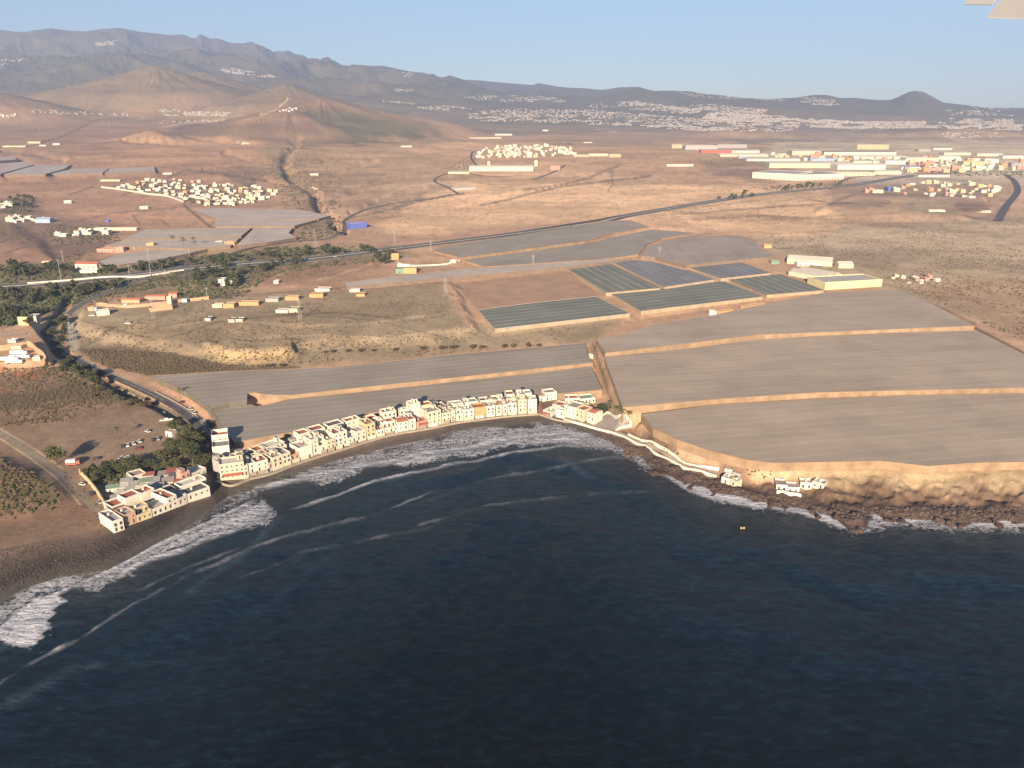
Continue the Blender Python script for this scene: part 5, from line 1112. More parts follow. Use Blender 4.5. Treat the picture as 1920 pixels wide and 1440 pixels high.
for px, py, rz, c, lab in [(277,810,-30,'white','white car parked alone in the open dirt car park'),(261,829,-40,'white','largest white car in the row on the dirt car park'),(250,833,-45,'white','middle white car in the row on the dirt car park'),
  (240,836,-70,'white','leftmost white car in the row on the dirt car park'),(230,838,-60,'dark','dark car at the left end of the row on the dirt car park'),(260,842,25,'red','dark red car below the row on the dirt car park'),(287,826,-60,'dark','dark car right of the white row on the dirt car park'),
  (296,824,-60,'silver','silver car touching the trees right of the white row'),(181,861,20,'dark','dark car standing alone left of the tree belt'),(229,859,70,'white','white car under the edge of the tree belt, left one of two'),(241,858,10,'white','white car under the edge of the tree belt, right one of two'),
  (338,834,20,'dark','dark car in the shade of the stream side trees'),(341,755,-38,'red','red car parked along the coast road'),(357,768,-42,'white','white car parked along the coast road, upper one of two'),(364,776,-42,'white','white car parked along the coast road, lower one of two'),
  (154,909,-30,'white','white car by the yellow wall'),(172,927,-45,'dark','dark car by the yellow wall'),(186,943,-45,'silver','silver car by the yellow wall, nearest the sea')]:
    car(at(px, py), rad(rz), c, lab)
car(at(383,795), rad(-60), 'blue', 'silver van at the lower end of the coast road', van=True, name='van', cat='van')
car(at(240,607), rad(5), 'white', 'white pickup van before the blue gate of the peach wall', van=True, name='van', cat='van'); car(at(172,592), rad(20), 'white', 'white van in front of the white cube house', van=True, name='van', cat='van')
for i_, (s, o_) in enumerate([(8,1.6),(30,-1.6),(62,1.6),(95,-1.6),(120,1.6)]):
    a, b_ = coast[s], coast[s + 1]; T = (b_ - a) / np.linalg.norm(b_ - a); N = np.array([-T[1], T[0]]); p = a + N * o_
    car(Vector((p[0], p[1], float(hgt(a[0], a[1])) + .5)), math.atan2(T[1], T[0]), ['white','silver','white','dark','white'][i_], f'car driving on the coast road, {ORD[i_]} from its junction end', 'cars driving on the coast road', name='car')
rm = random.Random(3)
for i, s in enumerate([20,52,70,95,118,131,150,163,178,196,205,214,231,247]):
    a, b_ = mw[s], mw[s + 1]; T = (b_ - a) / np.linalg.norm(b_ - a); N = np.array([-T[1], T[0]]); off = rm.choice([-9,-5.5,5.5,9]); p = a + N * off
    cc_ = rm.choice(['white','white','silver','dark','blue']) if i % 3 else 'white'
    car(Vector((p[0], p[1], float(hgt(a[0], a[1])) + .75)), math.atan2(T[1], T[0]), cc_, f'{cc_} car driving on the motorway, {ORD[i]} vehicle from the left', 'vehicles on the motorway', van=False, name='car')
def lorry(P, rz, L, c, lab, grp=None, cab=True, red=False):
    r = empty('lorry', P, rz); tag(r, lab, 'lorry', grp); mb = MB(); mb.box(-L/2, L/2-2.3, -1.25, 1.25, 1.1 if not red else 2.2, 3.7, c, bottom=True); mb.build('trailer', r)
    if red: mb = MB(); mb.box(-L/2, L/2-2.3, -1.27, 1.27, .7, 2.19, m_redw); mb.build('lower_body', r)
    mb = MB(); mb.box(L/2-2.1, L/2, -1.2, 1.2, .8, 2.9, m_redw if red else c); mb.box(L/2-.5, L/2+.04, -1.05, 1.05, 1.8, 2.6, m_glass); mb.build('cab', r)
    for x in (-L/2+1, -L/2+2.3, L/2-1.2):
        for y in (-1.05, 1.05): put(r, 'wheel', CM['white'][2], (x, y, .5), (1.5, 1.6, 1.5))
    mb = MB(); mb.box(-L/2, L/2-.3, -.5, .5, .7, 1.05 if not red else .69, m_dark); mb.build('chassis', r); return r
m_lw = paint('white_lorry_paint', (.72,.72,.70))
lorry(at(138,872), rad(12), 7.5, m_lw, 'white and red box truck beside the lone tree', red=True)
for px, py, L, lab in [(16,677,15,'long white lorry trailer lowest left in the walled yard'),(38,673,15,'white lorry trailer in the middle of the walled yard'),(36,665,13,'white lorry trailer nearest the peach yard wall'),(28,682,12,'short white lorry at the front edge of the walled yard')]: lorry(at(px, py), rad(8), L, m_lw, lab, 'lorries in the walled yard')
for px, py, lab in [(1515,490,'white lorry behind the packing sheds, upper one'),(1530,495,'grey sided lorry behind the packing sheds, lower one')]: lorry(at(px, py+4), rad(-25), 14, m_lw, lab, 'lorries behind the packing sheds')
def boat(P, rz, L, lab):
    r = empty('boat', P, rz); tag(r, lab, 'boat'); Wd = L * .3; S_ = [(-L/2, .8), (-L*.2, 1.), (L*.15, .95), (L*.35, .6), (L/2, .04)]
    mb = MB(); prev = None
    for x, f in S_:
        w_ = Wd / 2 * f; p = [(x, -w_, 1.1 + (.25 if x > 0 else 0)), (x, -w_*.75, .45), (x, 0, .2), (x, w_*.75, .45), (x, w_, 1.1 + (.25 if x > 0 else 0))]
        if prev:
            for i in range(4): mb.face([prev[i], p[i], p[i+1], prev[i+1]], m_lw)
            mb.face([prev[4], p[4], tuple(np.add(p[0], (0,0,-.02))), tuple(np.add(prev[0], (0,0,-.02)))], m_paler)
        else: mb.face(p[::-1], m_lw)
        prev = p
    mb.build('hull', r); mb = MB(); mb.box(-L*.12, L*.14, -Wd*.28, Wd*.28, 1.1, 1.95, m_lw); mb.box(-L*.13, L*.15, -Wd*.2, Wd*.2, 1.45, 1.8, m_glass); mb.build('cabin', r)
    mb = MB(); mb.bar((-L*.3,-.5,0),(-L*.3,-.5,.5),.08,m_metal); mb.bar((-L*.3,.5,0),(-L*.3,.5,.5),.08,m_metal); mb.bar((L*.2,0,0),(L*.2,0,.5),.08,m_metal); mb.box(-L*.35,L*.45,-.06,.06,.25,.4,m_metal); mb.build('trailer', r)
boat(at(308,777), rad(-55), 7.5, 'white motorboat on a trailer, upper one of two at the car park edge'); boat(at(312,789), rad(18), 8.5, 'long white boat on a trailer, lower one of two at the car park edge')
hut = empty('hut', at(311,818), rad(-18)); tag(hut, 'small white flat roofed hut in the dirt car park', 'hut'); mb = MB(); mb.parapet(0,5,0,4.5,-1,3.2,m_white,.4); mb.build('wall', hut); mb = MB(); mb.box(.25,4.75,.25,4.25,2.9,3.25,m_roof); mb.build('roof', hut); put(hut,'door',unit_mesh('door',f_door),(1.4,0,0),(.9,1,2))
for px, lab in ((1390,'left yellow buoy of the pair floating off the rocky shore'),(1395,'right yellow buoy of the pair floating off the rocky shore')):
    x, y = unp(px, 990, .3); mb = MB(); ym = _wm.setdefault('ym', paint('buoy_yellow', (.75,.6,.12)))
    for k in range(4):
        z0, z1 = -.6 + k*.35, -.6 + (k+1)*.35; r0, r1 = [.35,.75,.8,.6,.15][k], [.35,.75,.8,.6,.15][k+1]
        for i in range(8): a, b_ = 6.283*i/8, 6.283*(i+1)/8; mb.face([(r0*math.cos(a),r0*math.sin(a),z0),(r0*math.cos(b_),r0*math.sin(b_),z0),(r1*math.cos(b_),r1*math.sin(b_),z1),(r1*math.cos(a),r1*math.sin(a),z1)], ym)
    mb.bar((0,0,.7),(0,0,1.5),.07,ym); o = mb.build('buoy', None, (x, y, .2)); o.scale = (.62, .62, .62); tag(o, lab, 'buoy', 'pair of yellow buoys')
# ------------------------------------------------------------ pylons and tall lamp masts
def pylon(px, py, top, lab, lattice=True):
    P = at(px, py); t = (CAMZ - P.z) / 1.; d = math.hypot(P.y * CP + (CAMZ - P.z) * SP, 0); h = (py - top) * d / F / math.cos(math.atan2(CAMZ - P.z, P.y)) 
    r = empty('pylon' if lattice else 'lamp_mast', P, R.uniform(-.2, .2)); tag(r, lab, 'pylon' if lattice else 'lamp mast', 'pylons of the power line' if lattice else 'masts by the junction')
    b_ = h * .06 + .4; mb = MB(); rr_ = .05 + h * .0008
    if lattice:
        for sx in (-1, 1):
            for sy in (-1, 1): mb.bar((sx*b_, sy*b_, -1), (sx*.35, sy*.35, h), rr_, m_metal, 4)
        n = 8
        for k in range(n):
            z0, z1 = h*k/n, h*(k+1)/n; w0, w1 = b_+(.35-b_)*k/n, b_+(.35-b_)*(k+1)/n
            for a, c in (((-w0,-w0),(w1,-w1)),((w0,-w0),(-w1,-w1)),((-w0,w0),(w1,w1)),((w0,w0),(-w1,w1)),((-w0,-w0),(-w1,w1)),((w0,w0),(w1,-w1))): mb.bar((*a,z0),(*c,z1),rr_*.55,m_metal,3)
        mb.build('lattice_tower', r)
        for f, wd in ((.80,3.2),(.88,2.6),(.96,2.)): mb = MB(); mb.bar((-wd,0,h*f),(wd,0,h*f),rr_*.8,m_metal,4); mb.bar((-wd,0,h*f),(0,0,h*f+.9),rr_*.5,m_metal,3); mb.bar((wd,0,h*f),(0,0,h*f+.9),rr_*.5,m_metal,3); mb.build('cross_arm', r)
    else:
        mb.bar((0,0,-1),(0,0,h),.32,m_metal,6,.16); mb.build('pole', r); mb = MB(); mb.box(-1.6,1.6,-.3,.3,h-.3,h+.1,m_metal,bottom=True); mb.build('lamp_head', r)
for px, py, tp, lab in [(563,600,560,'pylon standing alone in the middle of the scrub plateau'),(138,658,604,'front pylon of the pair by the bend of the coast road'),(145,657,606,'rear pylon of the pair by the bend of the coast road'),(836,555,522,'pylon at the corner of the bare brown field'),
  (592,465,430,'pylon between the pale nets and the motorway'),(740,459,429,'pylon standing on the orange plain beyond the motorway'),(1000,500,478,'pylon on the strip above the green glasshouses'),(1236,481,463,'pylon beside the brown netted field'),(808,473,452,'pylon by the garden plot under the motorway'),
  (289,598,562,'pylon in front of the peach estate wall'),(74,248,236,'small far pylon at the upper left'),(207,248,232,'small far pylon above the far left nets'),(1062,500,493,'short pylon at the corner of the green striped glasshouse')]: pylon(px, py, tp, lab)
for px, py, tp, lab in [(283,518,470,'tallest lamp mast beside the motorway bridge'),(243,516,498,'short lamp mast left of the tallest one'),(115,527,488,'lamp mast at the left beside the water channel'),(119,490,472,'thin mast on the brown slope at the left'),(355,482,467,'mast by the shade nets above the junction'),(389,560,540,'mast at the right end of the peach wall')]: pylon(px, py, tp, lab, False)
# ------------------------------------------------------------ scattered buildings inland
def bld(px0, px1, py, h, dep, wl, rf, lab, grp=None, cat='building', name='building', rz=0., ridge=0, wins=0, docks=0, py1=None, par=.6, band=None):
    a, b_ = at(px0, py), at(px1, py if py1 is None else py1); d = b_ - a; w = math.hypot(d.x, d.y); z = min(a.z, b_.z)
    r = empty(name, (a.x, a.y, z), math.atan2(d.y, d.x)); tag(r, lab, cat, grp)
    mb = MB()
    if ridge: mb.box(0, w, 0, dep, -3, h, wl)
    else: mb.parapet(0, w, 0, dep, -3, h - par, wl, par, .3)
    mb.build('wall', r); mb = MB()
    if ridge:
        n = ridge; s = dep / n
        for k in range(n):
            y0, y1 = k*s, (k+1)*s; hh = h + min(3., s*.2)
            mb.face([(0,y0,h+.01),(w,y0,h+.01),(w,(y0+y1)/2,hh),(0,(y0+y1)/2,hh)], rf); mb.face([(0,(y0+y1)/2,hh),(w,(y0+y1)/2,hh),(w,y1,h+.01),(0,y1,h+.01)], rf)
            mb.face([(0,y0,h),(0,(y0+y1)/2,hh),(0,y1,h)], wl); mb.face([(w,y0,h),(w,y1,h),(w,(y0+y1)/2,hh)], wl)
    else: mb.box(.3, w-.3, .3, dep-.3, h-par-.4, h-par, rf)
    mb.build('roof', r)
    if wins:
        wm = unit_mesh('window', f_win); rows = max(1, int(h / 3.3)); n = max(1, int(w / wins))
        for s_ in range(rows):
            for i in range(n): put(r, 'window', wm, (w*(i+.5)/n, 0, .9 + s_*3.1), (1.6 if wins < 5 else 2.4, 1.5, 1.3))
    for i in range(docks): put(r, 'dock_door', unit_mesh('dock_door', lambda m: (m.box(-.5,.5,-.08,.02,0,1,m_droof), m.box(-.56,.56,-.25,.02,1,1.08,m_grey))), (w*(i+.7)/(docks+.4), 0, 1), (3.2, 1.5, 3.6))
    if band: mb = MB(); mb.box(.5, w-.5, -.06, .02, h*.55, h*.75, band); mb.build('coloured_band', r)
    return r
W2 = 'buildings scattered inland'
bld(1546,1653,544,9,34,M('pale_yellow_sheet', (.55,.50,.30), scale=.1, var=.1),m_conc,'pale yellow packing shed with a long bright front wall',cat='warehouse',name='warehouse',py1=537,par=1.)
bld(1478,1545,516,6,36,m_cream,m_paler,'cream shed with a pale roof behind the long yellow wall',cat='warehouse',name='warehouse',ridge=2,py1=530)
bld(1475,1560,494,6,30,m_cream,m_paler,'wide pale roofed shed behind the machinery yard',cat='warehouse',name='warehouse',ridge=3,py1=500)
bld(1572,1600,503,5,14,m_cream,m_paler,'small cream shed beside the lorries',cat='shed',name='shed',ridge=1); bld(1495,1518,499,5,9,m_white,m_sheet,'white office building in the machinery yard',cat='building',wins=6)
bld(1446,1461,495,3,9,m_green,m_groof,'small green roofed shelter in the machinery yard',cat='shed',name='shed',ridge=1); bld(1432,1447,465,4,9,m_orange,m_orange,'orange shelter above the brown netted field',cat='shed',name='shed',ridge=1)
bld(1330,1343,591,4,6,m_white,m_paler,'tiny white pump house at the edge of the highest tan net roof',cat='shed',name='shed'); bld(1345,1375,591,4,5,m_ochre,m_sheet,'low ochre shed right of the tiny white pump house',cat='shed',name='shed',py1=587)
bld(1395,1434,581,3.5,5,m_ochre,m_sheet,'long low ochre shed under the dark green glasshouse',cat='shed',name='shed',py1=573); bld(1105,1112,672,3.4,3.5,m_white,m_paler,'tiny white kiosk at the corner of the upper grey net roof',cat='shed',name='shed')
bld(742,757,513,6,14,m_green,m_groof,'green and white half of the bright building under the garden plot',wins=8); bld(757,781,513,7,10,m_orange,m_sheet,'yellow orange building beside the green one under the garden plot')
bld(844,854,493,4,6,m_white,m_paler,'small white house at the corner of the motorway side nets',cat='house',name='house'); bld(745,768,500,3,3,m_white,m_paler,'low white outbuilding beside the garden plot',cat='shed',name='shed'); bld(734,748,487,8,4,m_ochre,m_conc,'concrete arch by the underpass of the motorway')
bld(658,688,430,9,16,m_blue,m_white,'bright blue building with a white roof beside the bend of the inland road',py1=427,par=1.2); bld(655,667,424,5,8,m_orange,m_conc,'small orange house attached to the bright blue building',cat='house',name='house')
bld(618,627,427,5,7,m_cream,m_paler,'cream house left of the bend of the inland road',cat='house',name='house')
bld(142,183,507,8,12,m_white,m_tile,'white farmhouse with a reddish roof and bell gable by the motorway',cat='house',name='house',ridge=1,wins=6); bld(150,182,512,4,7,m_white,m_paler,'low white annex in front of the farmhouse by the motorway',cat='house',name='house')
bld(410,422,536,8,9,m_white,m_paler,'white cube house with a higher block among dark trees',cat='house',name='house',wins=4); bld(423,441,533,5,8,m_white,m_paler,'low white house among dark trees right of the cube house',cat='house',name='house',wins=4)
bld(182,215,473,5,9,m_pink,m_tile,'long salmon pink house beside the junction net roof',cat='house',name='house',wins=5); bld(216,232,473,7,8,m_pink,m_roof,'taller salmon pink house with white trim',cat='house',name='house',wins=4); bld(251,278,468,4.5,7,m_orange,m_paler,'long yellow orange low house by the junction nets',cat='house',name='house'); bld(275,289,466,8,7,m_orange,m_orange,'taller yellow orange house by the junction nets',cat='house',name='house')
bld(422,440,463,8,7,m_ochre,m_sheet,'ochre unfinished house between the pale net roofs',cat='house',name='house',wins=5); bld(404,417,459,5,6,m_cream,m_sheet,'small cream ruin beside the ochre unfinished house',cat='house',name='house')
bld(35,54,610,8,9,m_yellow,m_conc,'pale yellow house front at the left edge above the lorry yard',cat='house',name='house'); bld(55,70,607,8,8,m_grey,m_conc,'grey flank wing of the pale yellow house with white tanks',cat='house',name='house'); bld(62,76,677,4,5,m_white,m_roof,'white container office in the lorry yard',cat='shed',name='shed')
bld(8,40,655,3,6,m_cream,m_roof,'cream shed behind the peach yard wall',cat='shed',name='shed'); bld(15,30,643,3,5,m_white,m_sheet,'small white shed behind the lorry yard',cat='shed',name='shed')
bld(183,206,593,5,8,m_white,m_paler,'white cube house in front of the peach wall',cat='house',name='house',py1=590); bld(165,176,583,4,5,m_peach,m_peach,'peach gatehouse at the left end of the peach wall',cat='house',name='house'); bld(177,182,583,3.6,3,m_sky,m_sky,'blue gate block left in the peach wall',cat='gate',name='gate'); bld(232,239,577,3.8,2,m_sky,m_sky,'blue gate block in the middle of the peach wall',cat='gate',name='gate'); bld(341,351,567,3.8,2,m_sky,m_sky,'blue gate block right in the peach wall',cat='gate',name='gate')
bld(314,322,572,9,4,m_cream,m_paler,'slim cream tower behind the walled ruin',cat='tower',name='tower'); bld(282,324,585,4,11,m_peach,m_conc,'roofless walled ruin under the peach estate wall',cat='ruin',name='ruin',py1=580,par=3.4)
bld(228,262,568,3.5,8,m_peach,m_tile,'low terracotta roofed stable in the peach estate',cat='shed',name='shed',ridge=2); bld(272,310,562,3.5,8,m_pink,m_tile,'long pink roofed stable in the peach estate',cat='shed',name='shed',ridge=2); bld(316,332,558,4,8,m_pink,m_tile,'red tiled house in the peach estate',cat='house',name='house',ridge=1)
rr = random.Random(8)
for i, (x0, x1, y, h, c, rf, lab) in enumerate([(398,417,577,3.5,'c','p','white shed leftmost of the plateau farm'),(419,439,578,4.5,'o','p','ochre shed second in the plateau farm'),(448,485,573,4,'o','s','long ochre shed of the plateau farm'),(498,522,566,3.5,'g','s','grey shed of the plateau farm'),(535,560,563,4,'o','s','ochre shed with a sloping front in the plateau farm'),
  (580,606,558,4,'o','r','ochre shed with a rusty roof, rightmost of the plateau farm'),(590,618,546,3,'w','r','low white house with a red roof above the plateau farm'),(517,540,587,3.5,'g','d','ruined grey shed standing alone, left half'),(540,558,586,4,'c','d','ruined cream shed standing alone, right half'),(428,440,605,3.5,'g','d','small ruin below the plateau farm, larger one'),(442,455,604,3,'c','d','small ruin with an open shaded side below the plateau farm'),(384,395,602,3,'g','d','tiny ruin below the peach estate'),
  (655,675,548,3.5,'g','p','grey hut at the right edge of the plateau ruins'),(668,684,556,3,'o','r','tumbled ochre hut at the right edge of the plateau ruins'),(513,522,532,3.5,'w','p','tiny white hut on the brown field under the motorway')]):
    bld(x0, x1, y, h, rr.uniform(6, 10), dict(c=m_cream,o=m_ochre,g=m_grey,w=m_white)[c], dict(p=m_paler,s=m_sheet,r=m_rust,d=m_droof)[rf], lab, 'sheds and ruins of the scrub plateau', 'shed', 'shed')
# hillside village: small houses picked from a stock of shapes and colours
def small_house_mesh(w, d, st, wl, rf, seed, hip=False):
    r = random.Random(seed); mb = MB(); h = st * 3.
    if hip: mb.box(0,w,0,d,-3,h,wl); t=1.3; mb.face([(-.2,-.2,h),(w+.2,-.2,h),(w*.7,d/2,h+t),(w*.3,d/2,h+t)],rf); mb.face([(w+.2,d+.2,h),(-.2,d+.2,h),(w*.3,d/2,h+t),(w*.7,d/2,h+t)],rf); mb.face([(-.2,d+.2,h),(-.2,-.2,h),(w*.3,d/2,h+t)],rf); mb.face([(w+.2,-.2,h),(w+.2,d+.2,h),(w*.7,d/2,h+t)],rf)
    else:
        mb.parapet(0,w,0,d,-3,h,wl,.7); mb.box(.25,w-.25,.25,d-.25,h-.3,h,rf)
        if seed % 2: mb.box(.3, w*.4, d*.5, d-.3, h, h+2.3, wl, top=rf)
    n = max(2, int(w/3))
    for s in range(st):
        for i in range(n): x = w*(i+.5)/n; mb.box(x-.55, x+.55, -.05, .02, s*3+.9, s*3+2.1, m_glass)
    return mb.mesh('small_house')
pal = [('white',m_white,m_paler),('white',m_white,m_roof),('white',m_white,m_tile),('cream',m_cream,m_paler),('yellow',m_yellow,m_roof),('pink',m_pink,m_tile),('white',m_white,m_paler),('ochre',m_ochre,m_roof)]
SM = [(c, small_house_mesh(8+(i*3) % 5, 7+(i % 3)*1.5, 1 + (i % 3 != 0), wl, rf, i, rf is m_tile and i % 2 == 0)) for i, (c, wl, rf) in enumerate(pal * 2)]
SM3 = [(c, small_house_mesh(13 + (i % 3)*4, 11, 3 + i % 2, wl, rf, 50 + i)) for i, (c, wl, rf) in enumerate(pal)]
def place(px, py, poly):
    x0 = min(p[0] for p in poly); x1 = max(p[0] for p in poly); y0 = min(p[1] for p in poly); y1 = max(p[1] for p in poly)
    a = ['far left','left','middle','right','far right'][min(4, int((px-x0)/(x1-x0)*5))]; b_ = ['upper','central','lower'][min(2, int((py-y0)/(y1-y0)*3))]; return b_ + ' ' + a
def settle(poly, n, seed, labf, grp, stock=SM, s0=.8, s1=1.25, mind=4, weights=None, name='house', cat='house', rzs=.15, rz0=0.):
    r = random.Random(seed)
    for px, py in scatter(poly, n, seed, mind):
        c, me = r.choices(stock, weights)[0] if weights else r.choice(stock)
        o = bpy.data.objects.new(name, me); link(o); o.location = at(px, py); o.rotation_euler = (0, 0, rz0 + r.uniform(-rzs, rzs)); s = r.uniform(s0, s1); o.scale = (s, s, s * r.uniform(.85, 1.1)); tag(o, labf(c, place(px, py, poly)) if labf.__code__.co_argcount == 2 else labf(c), cat, grp)
VIL = [(196,350),(240,346),(275,338),(330,337),(400,345),(470,350),(520,358),(515,368),(480,380),(440,386),(370,386),(330,370),(260,362)]
settle(VIL, 108, 21, lambda c, q: f'small {c} house in the {q} part of the hillside village', 'houses of the hillside village', s0=.75, s1=1.15, mind=8, weights=[6,5,4,5,1,1,6,1]*2)
settle([(886,292),(905,278),(1000,274),(1074,276),(1075,291),(1000,296),(895,297)], 105, 22, lambda c, q: f'{c} apartment house in the {q} part of the white town on the plain', 'houses of the white town on the plain', stock=SM3, s0=.5, s1=1.05, mind=4, name='apartment_house', cat='apartment house', weights=[5,4,1,6,2,1,5,1], rzs=.06)
for poly, n, lab in [([(0,216),(28,214),(26,220),(0,222)], 10, 'tiny white house in the far cluster at the left edge'),([(0,380),(10,376),(14,390),(0,396)], 5, 'cream house at the left edge above the grove'),([(10,410),(66,408),(90,412),(66,418),(10,418)], 12, 'cream farmhouse in the row left of the blue roof'),
   ([(88,440),(150,432),(190,430),(195,440),(120,448)], 12, 'low farm building left of the long pale shed'),([(517,210),(540,203),(556,203),(540,212)], 9, 'white house on the shoulder of the red hill'),([(440,268),(475,264),(474,272),(450,271)], 5, 'tiny house at the foot of the red hill')]:
    settle(poly, n, n + len(lab), lambda c, q: f'{lab}, {q} side', lab.replace('house ', 'houses ').replace('building', 'buildings'), mind=4, weights=[6,5,1,3,0,0,6,0]*2)
bld(66,94,418,6,14,m_sky,m_sky,'pale blue roofed shed at the left edge of the brown fields',cat='shed',name='shed',ridge=1); bld(176,256,432,4,8,m_cream,m_sheet,'long cream shed along the edge of the pale nets',cat='shed',name='shed'); bld(120,134,381,5,8,m_white,m_paler,'white farmhouse alone on the brown slope',cat='house',name='house'); bld(262,278,392,5,8,m_cream,m_paler,'cream farmhouse with a dark grove left of it',cat='house',name='house')
bld(188,225,340,4,14,m_cream,m_sheet,'long low farm building left above the hillside village',cat='shed',name='shed'); bld(196,204,416,3,6,m_blue,m_blue,'small blue tarpaulin shelter on the brown terraces',cat='shelter',name='shelter'); bld(305,322,327,4,9,m_white,m_paler,'small white sheds above the hillside village',cat='shed',name='shed'); bld(78,96,494,3,5,m_cream,m_sheet,'small pale shed on the brown slope at the left',cat='shed',name='shed')
bld(52,76,269,7,20,m_cream,m_sheet,'far cream barn left under the brown slopes, taller one',cat='barn',name='barn'); bld(5,48,276,5,16,m_cream,m_paler,'far long pale barn at the left edge',cat='barn',name='barn'); bld(74,86,274,4,12,m_white,m_paler,'far small white barn beside the cream one',cat='barn',name='barn'); bld(99,112,272,6,12,m_white,m_paler,'far white barn standing apart at the left',cat='barn',name='barn'); bld(97,110,209,8,20,m_orange,m_orange,'far orange yellow building on the slope at the left')
bld(581,597,329,5,12,m_white,m_paler,'white building alone in the ravine',cat='house',name='house'); bld(585,600,353,4,8,m_cream,m_paler,'cream building low in the ravine',cat='house',name='house'); bld(852,892,357,5,14,m_grey,m_sheet,'grey roofed farm building right of the ravine road',cat='shed',name='shed',ridge=1,py1=355); bld(752,772,276,6,16,m_white,m_paler,'white building on the plain beyond the ravine',cat='building')
# the long white factory and the industrial estate
IG = 'sheds of the industrial estate'
bld(880,1000,321,11,60,m_white,m_paler,'long white factory with a saw tooth roof in front of the white town',cat='factory',name='factory',ridge=5,wins=14); bld(914,919,313,17,5,m_cream,m_paler,'left roof tower of the long white factory',cat='tower',name='tower'); bld(1002,1008,312,18,5,m_cream,m_paler,'right roof tower of the long white factory',cat='tower',name='tower')
bld(1032,1050,319,12,22,m_pink,m_tile,'brick red building at the right end of the long factory',wins=7); bld(840,880,326,5,20,m_cream,m_sheet,'low yard buildings left of the long factory',cat='shed',name='shed',ridge=2)
bld(1076,1104,294,7,16,m_cream,m_conc,'low school building right of the white town, left part',wins=6); bld(1104,1140,293,9,14,m_cream,m_conc,'low school building right of the white town, middle part',wins=6); bld(1142,1164,295,11,16,m_yellow,m_paler,'yellow block right of the white town',wins=6)
bld(928,960,254,8,30,m_white,m_paler,'white shed on the plain beyond the white town',cat='shed',name='shed'); bld(885,940,260,8,30,m_cream,m_paler,'long pale shed on the plain beyond the white town',cat='shed',name='shed'); bld(1095,1110,268,4,10,m_white,m_paler,'tiny white shed beyond the row of trees',cat='shed',name='shed'); bld(1018,1028,246,8,20,m_white,m_paler,'tiny white block far beyond the white town')
bld(1410,1492,334,17,120,m_white,m_grey,'large white warehouse, left wing with three rows of small windows',IG,'warehouse','warehouse',py1=339,wins=10); bld(1492,1581,339,15,120,m_white,m_grey,'large white warehouse, right wing with a row of loading docks',IG,'warehouse','warehouse',py1=336,docks=16)
for x0, x1, y, h, dp, wl, rf, rg, lab in [(1442,1600,315,14,70,m_cream,m_paler,2,'wide tan roofed warehouse behind the large white one'),(1260,1282,278,15,30,m_yellow,m_paler,0,'yellow block at the left end of the industrial estate'),(1285,1345,281,18,60,m_grey,m_paler,0,'tall grey shed left in the industrial estate'),(1345,1400,278,16,60,m_grey,m_roof,0,'grey shed with a pale gable behind the red one'),
  (1314,1372,287,11,30,m_redw,m_roof,1,'red shed in the left part of the industrial estate'),(1372,1424,287,9,40,m_white,m_paler,1,'low white shed right of the red one'),(1350,1440,294,7,50,m_cream,m_paler,3,'row of low cream workshops below the red shed'),(1385,1400,297,8,16,m_sky,m_broof,0,'small blue grey workshop in front of the cream row'),
  (1485,1538,291,15,60,m_cream,m_paler,1,'cream gabled hall in the middle of the estate'),(1607,1666,280,19,40,m_yellow,m_paler,0,'tall pale yellow hall at the back of the estate'),(1545,1680,291,12,50,m_white,m_droof,1,'very long white shed with a dark roof'),(1400,1500,302,7,50,m_paler,m_paler,2,'flat pale sheds in a long line'),(1520,1570,302,8,30,m_sky,m_roof,0,'blue grey shed in front of the long white one'),
  (1570,1660,318,13,70,m_white,m_paler,4,'white halls with four pointed gables'),(1555,1640,330,10,40,m_cream,m_conc,0,'cream wall building below the pointed gables'),(1640,1690,327,8,30,m_cream,m_paler,1,'cream shed right of the pointed gables'),(1660,1705,308,10,40,m_white,m_paler,2,'white shed right of centre'),(1700,1760,303,11,50,m_cream,m_paler,4,'cream saw tooth sheds'),(1760,1800,300,11,40,m_white,m_paler,2,'white sheds right of the saw tooth ones'),
  (1722,1745,284,8,30,m_roof,m_roof,0,'grey shed at the back right'),(1750,1785,281,8,30,m_white,m_redroof,1,'white shed with a red roof at the back right'),(1806,1846,310,12,40,m_yellow,m_paler,0,'lime yellow building at the right of the estate'),(1820,1850,302,10,30,m_white,m_redroof,1,'white shed with a dark red roof at the right'),(1846,1872,305,11,30,m_white,m_paler,2,'white twin gabled shed at the right'),(1690,1725,318,8,26,m_white,m_broof,1,'white shed with a bluish roof above the quarry'),
  (1730,1752,321,10,20,m_pink,m_tile,0,'brick coloured block above the quarry'),(1752,1772,321,11,20,m_pink,m_roof,0,'salmon block above the quarry'),(1775,1792,318,10,18,m_yellow,m_paler,0,'small yellow block above the quarry'),(1803,1818,319,10,18,m_white,m_roof,0,'white block with a dark side above the quarry'),(1834,1862,317,8,18,m_white,m_paler,0,'low white block by the junction'),(1896,1920,314,14,24,m_roof,m_broof,0,'dark glazed block at the right edge'),
  (1722,1780,332,6,30,m_white,m_redroof,1,'red roofed low shed above the quarry'),(1832,1880,293,9,30,m_cream,m_paler,1,'cream shed at the right edge, back one'),(1880,1920,297,9,30,m_white,m_paler,1,'white shed at the right edge, back one'),(1600,1700,298,8,40,m_paler,m_paler,2,'pale flat roofed sheds below the tall yellow hall'),(1770,1820,291,8,40,m_cream,m_paler,2,'pale sheds behind the dark red roof'),(1600,1650,306,8,30,m_cream,m_sheet,1,'tan sheds above the pointed gables'),(1250,1300,312,7,20,m_white,m_tile,1,'white villa with red trim on the plain left of the estate')]:
    bld(x0, x1, y, h, dp, wl, rf, lab, IG, 'warehouse', 'warehouse', ridge=rg, wins=0 if rg else 12)
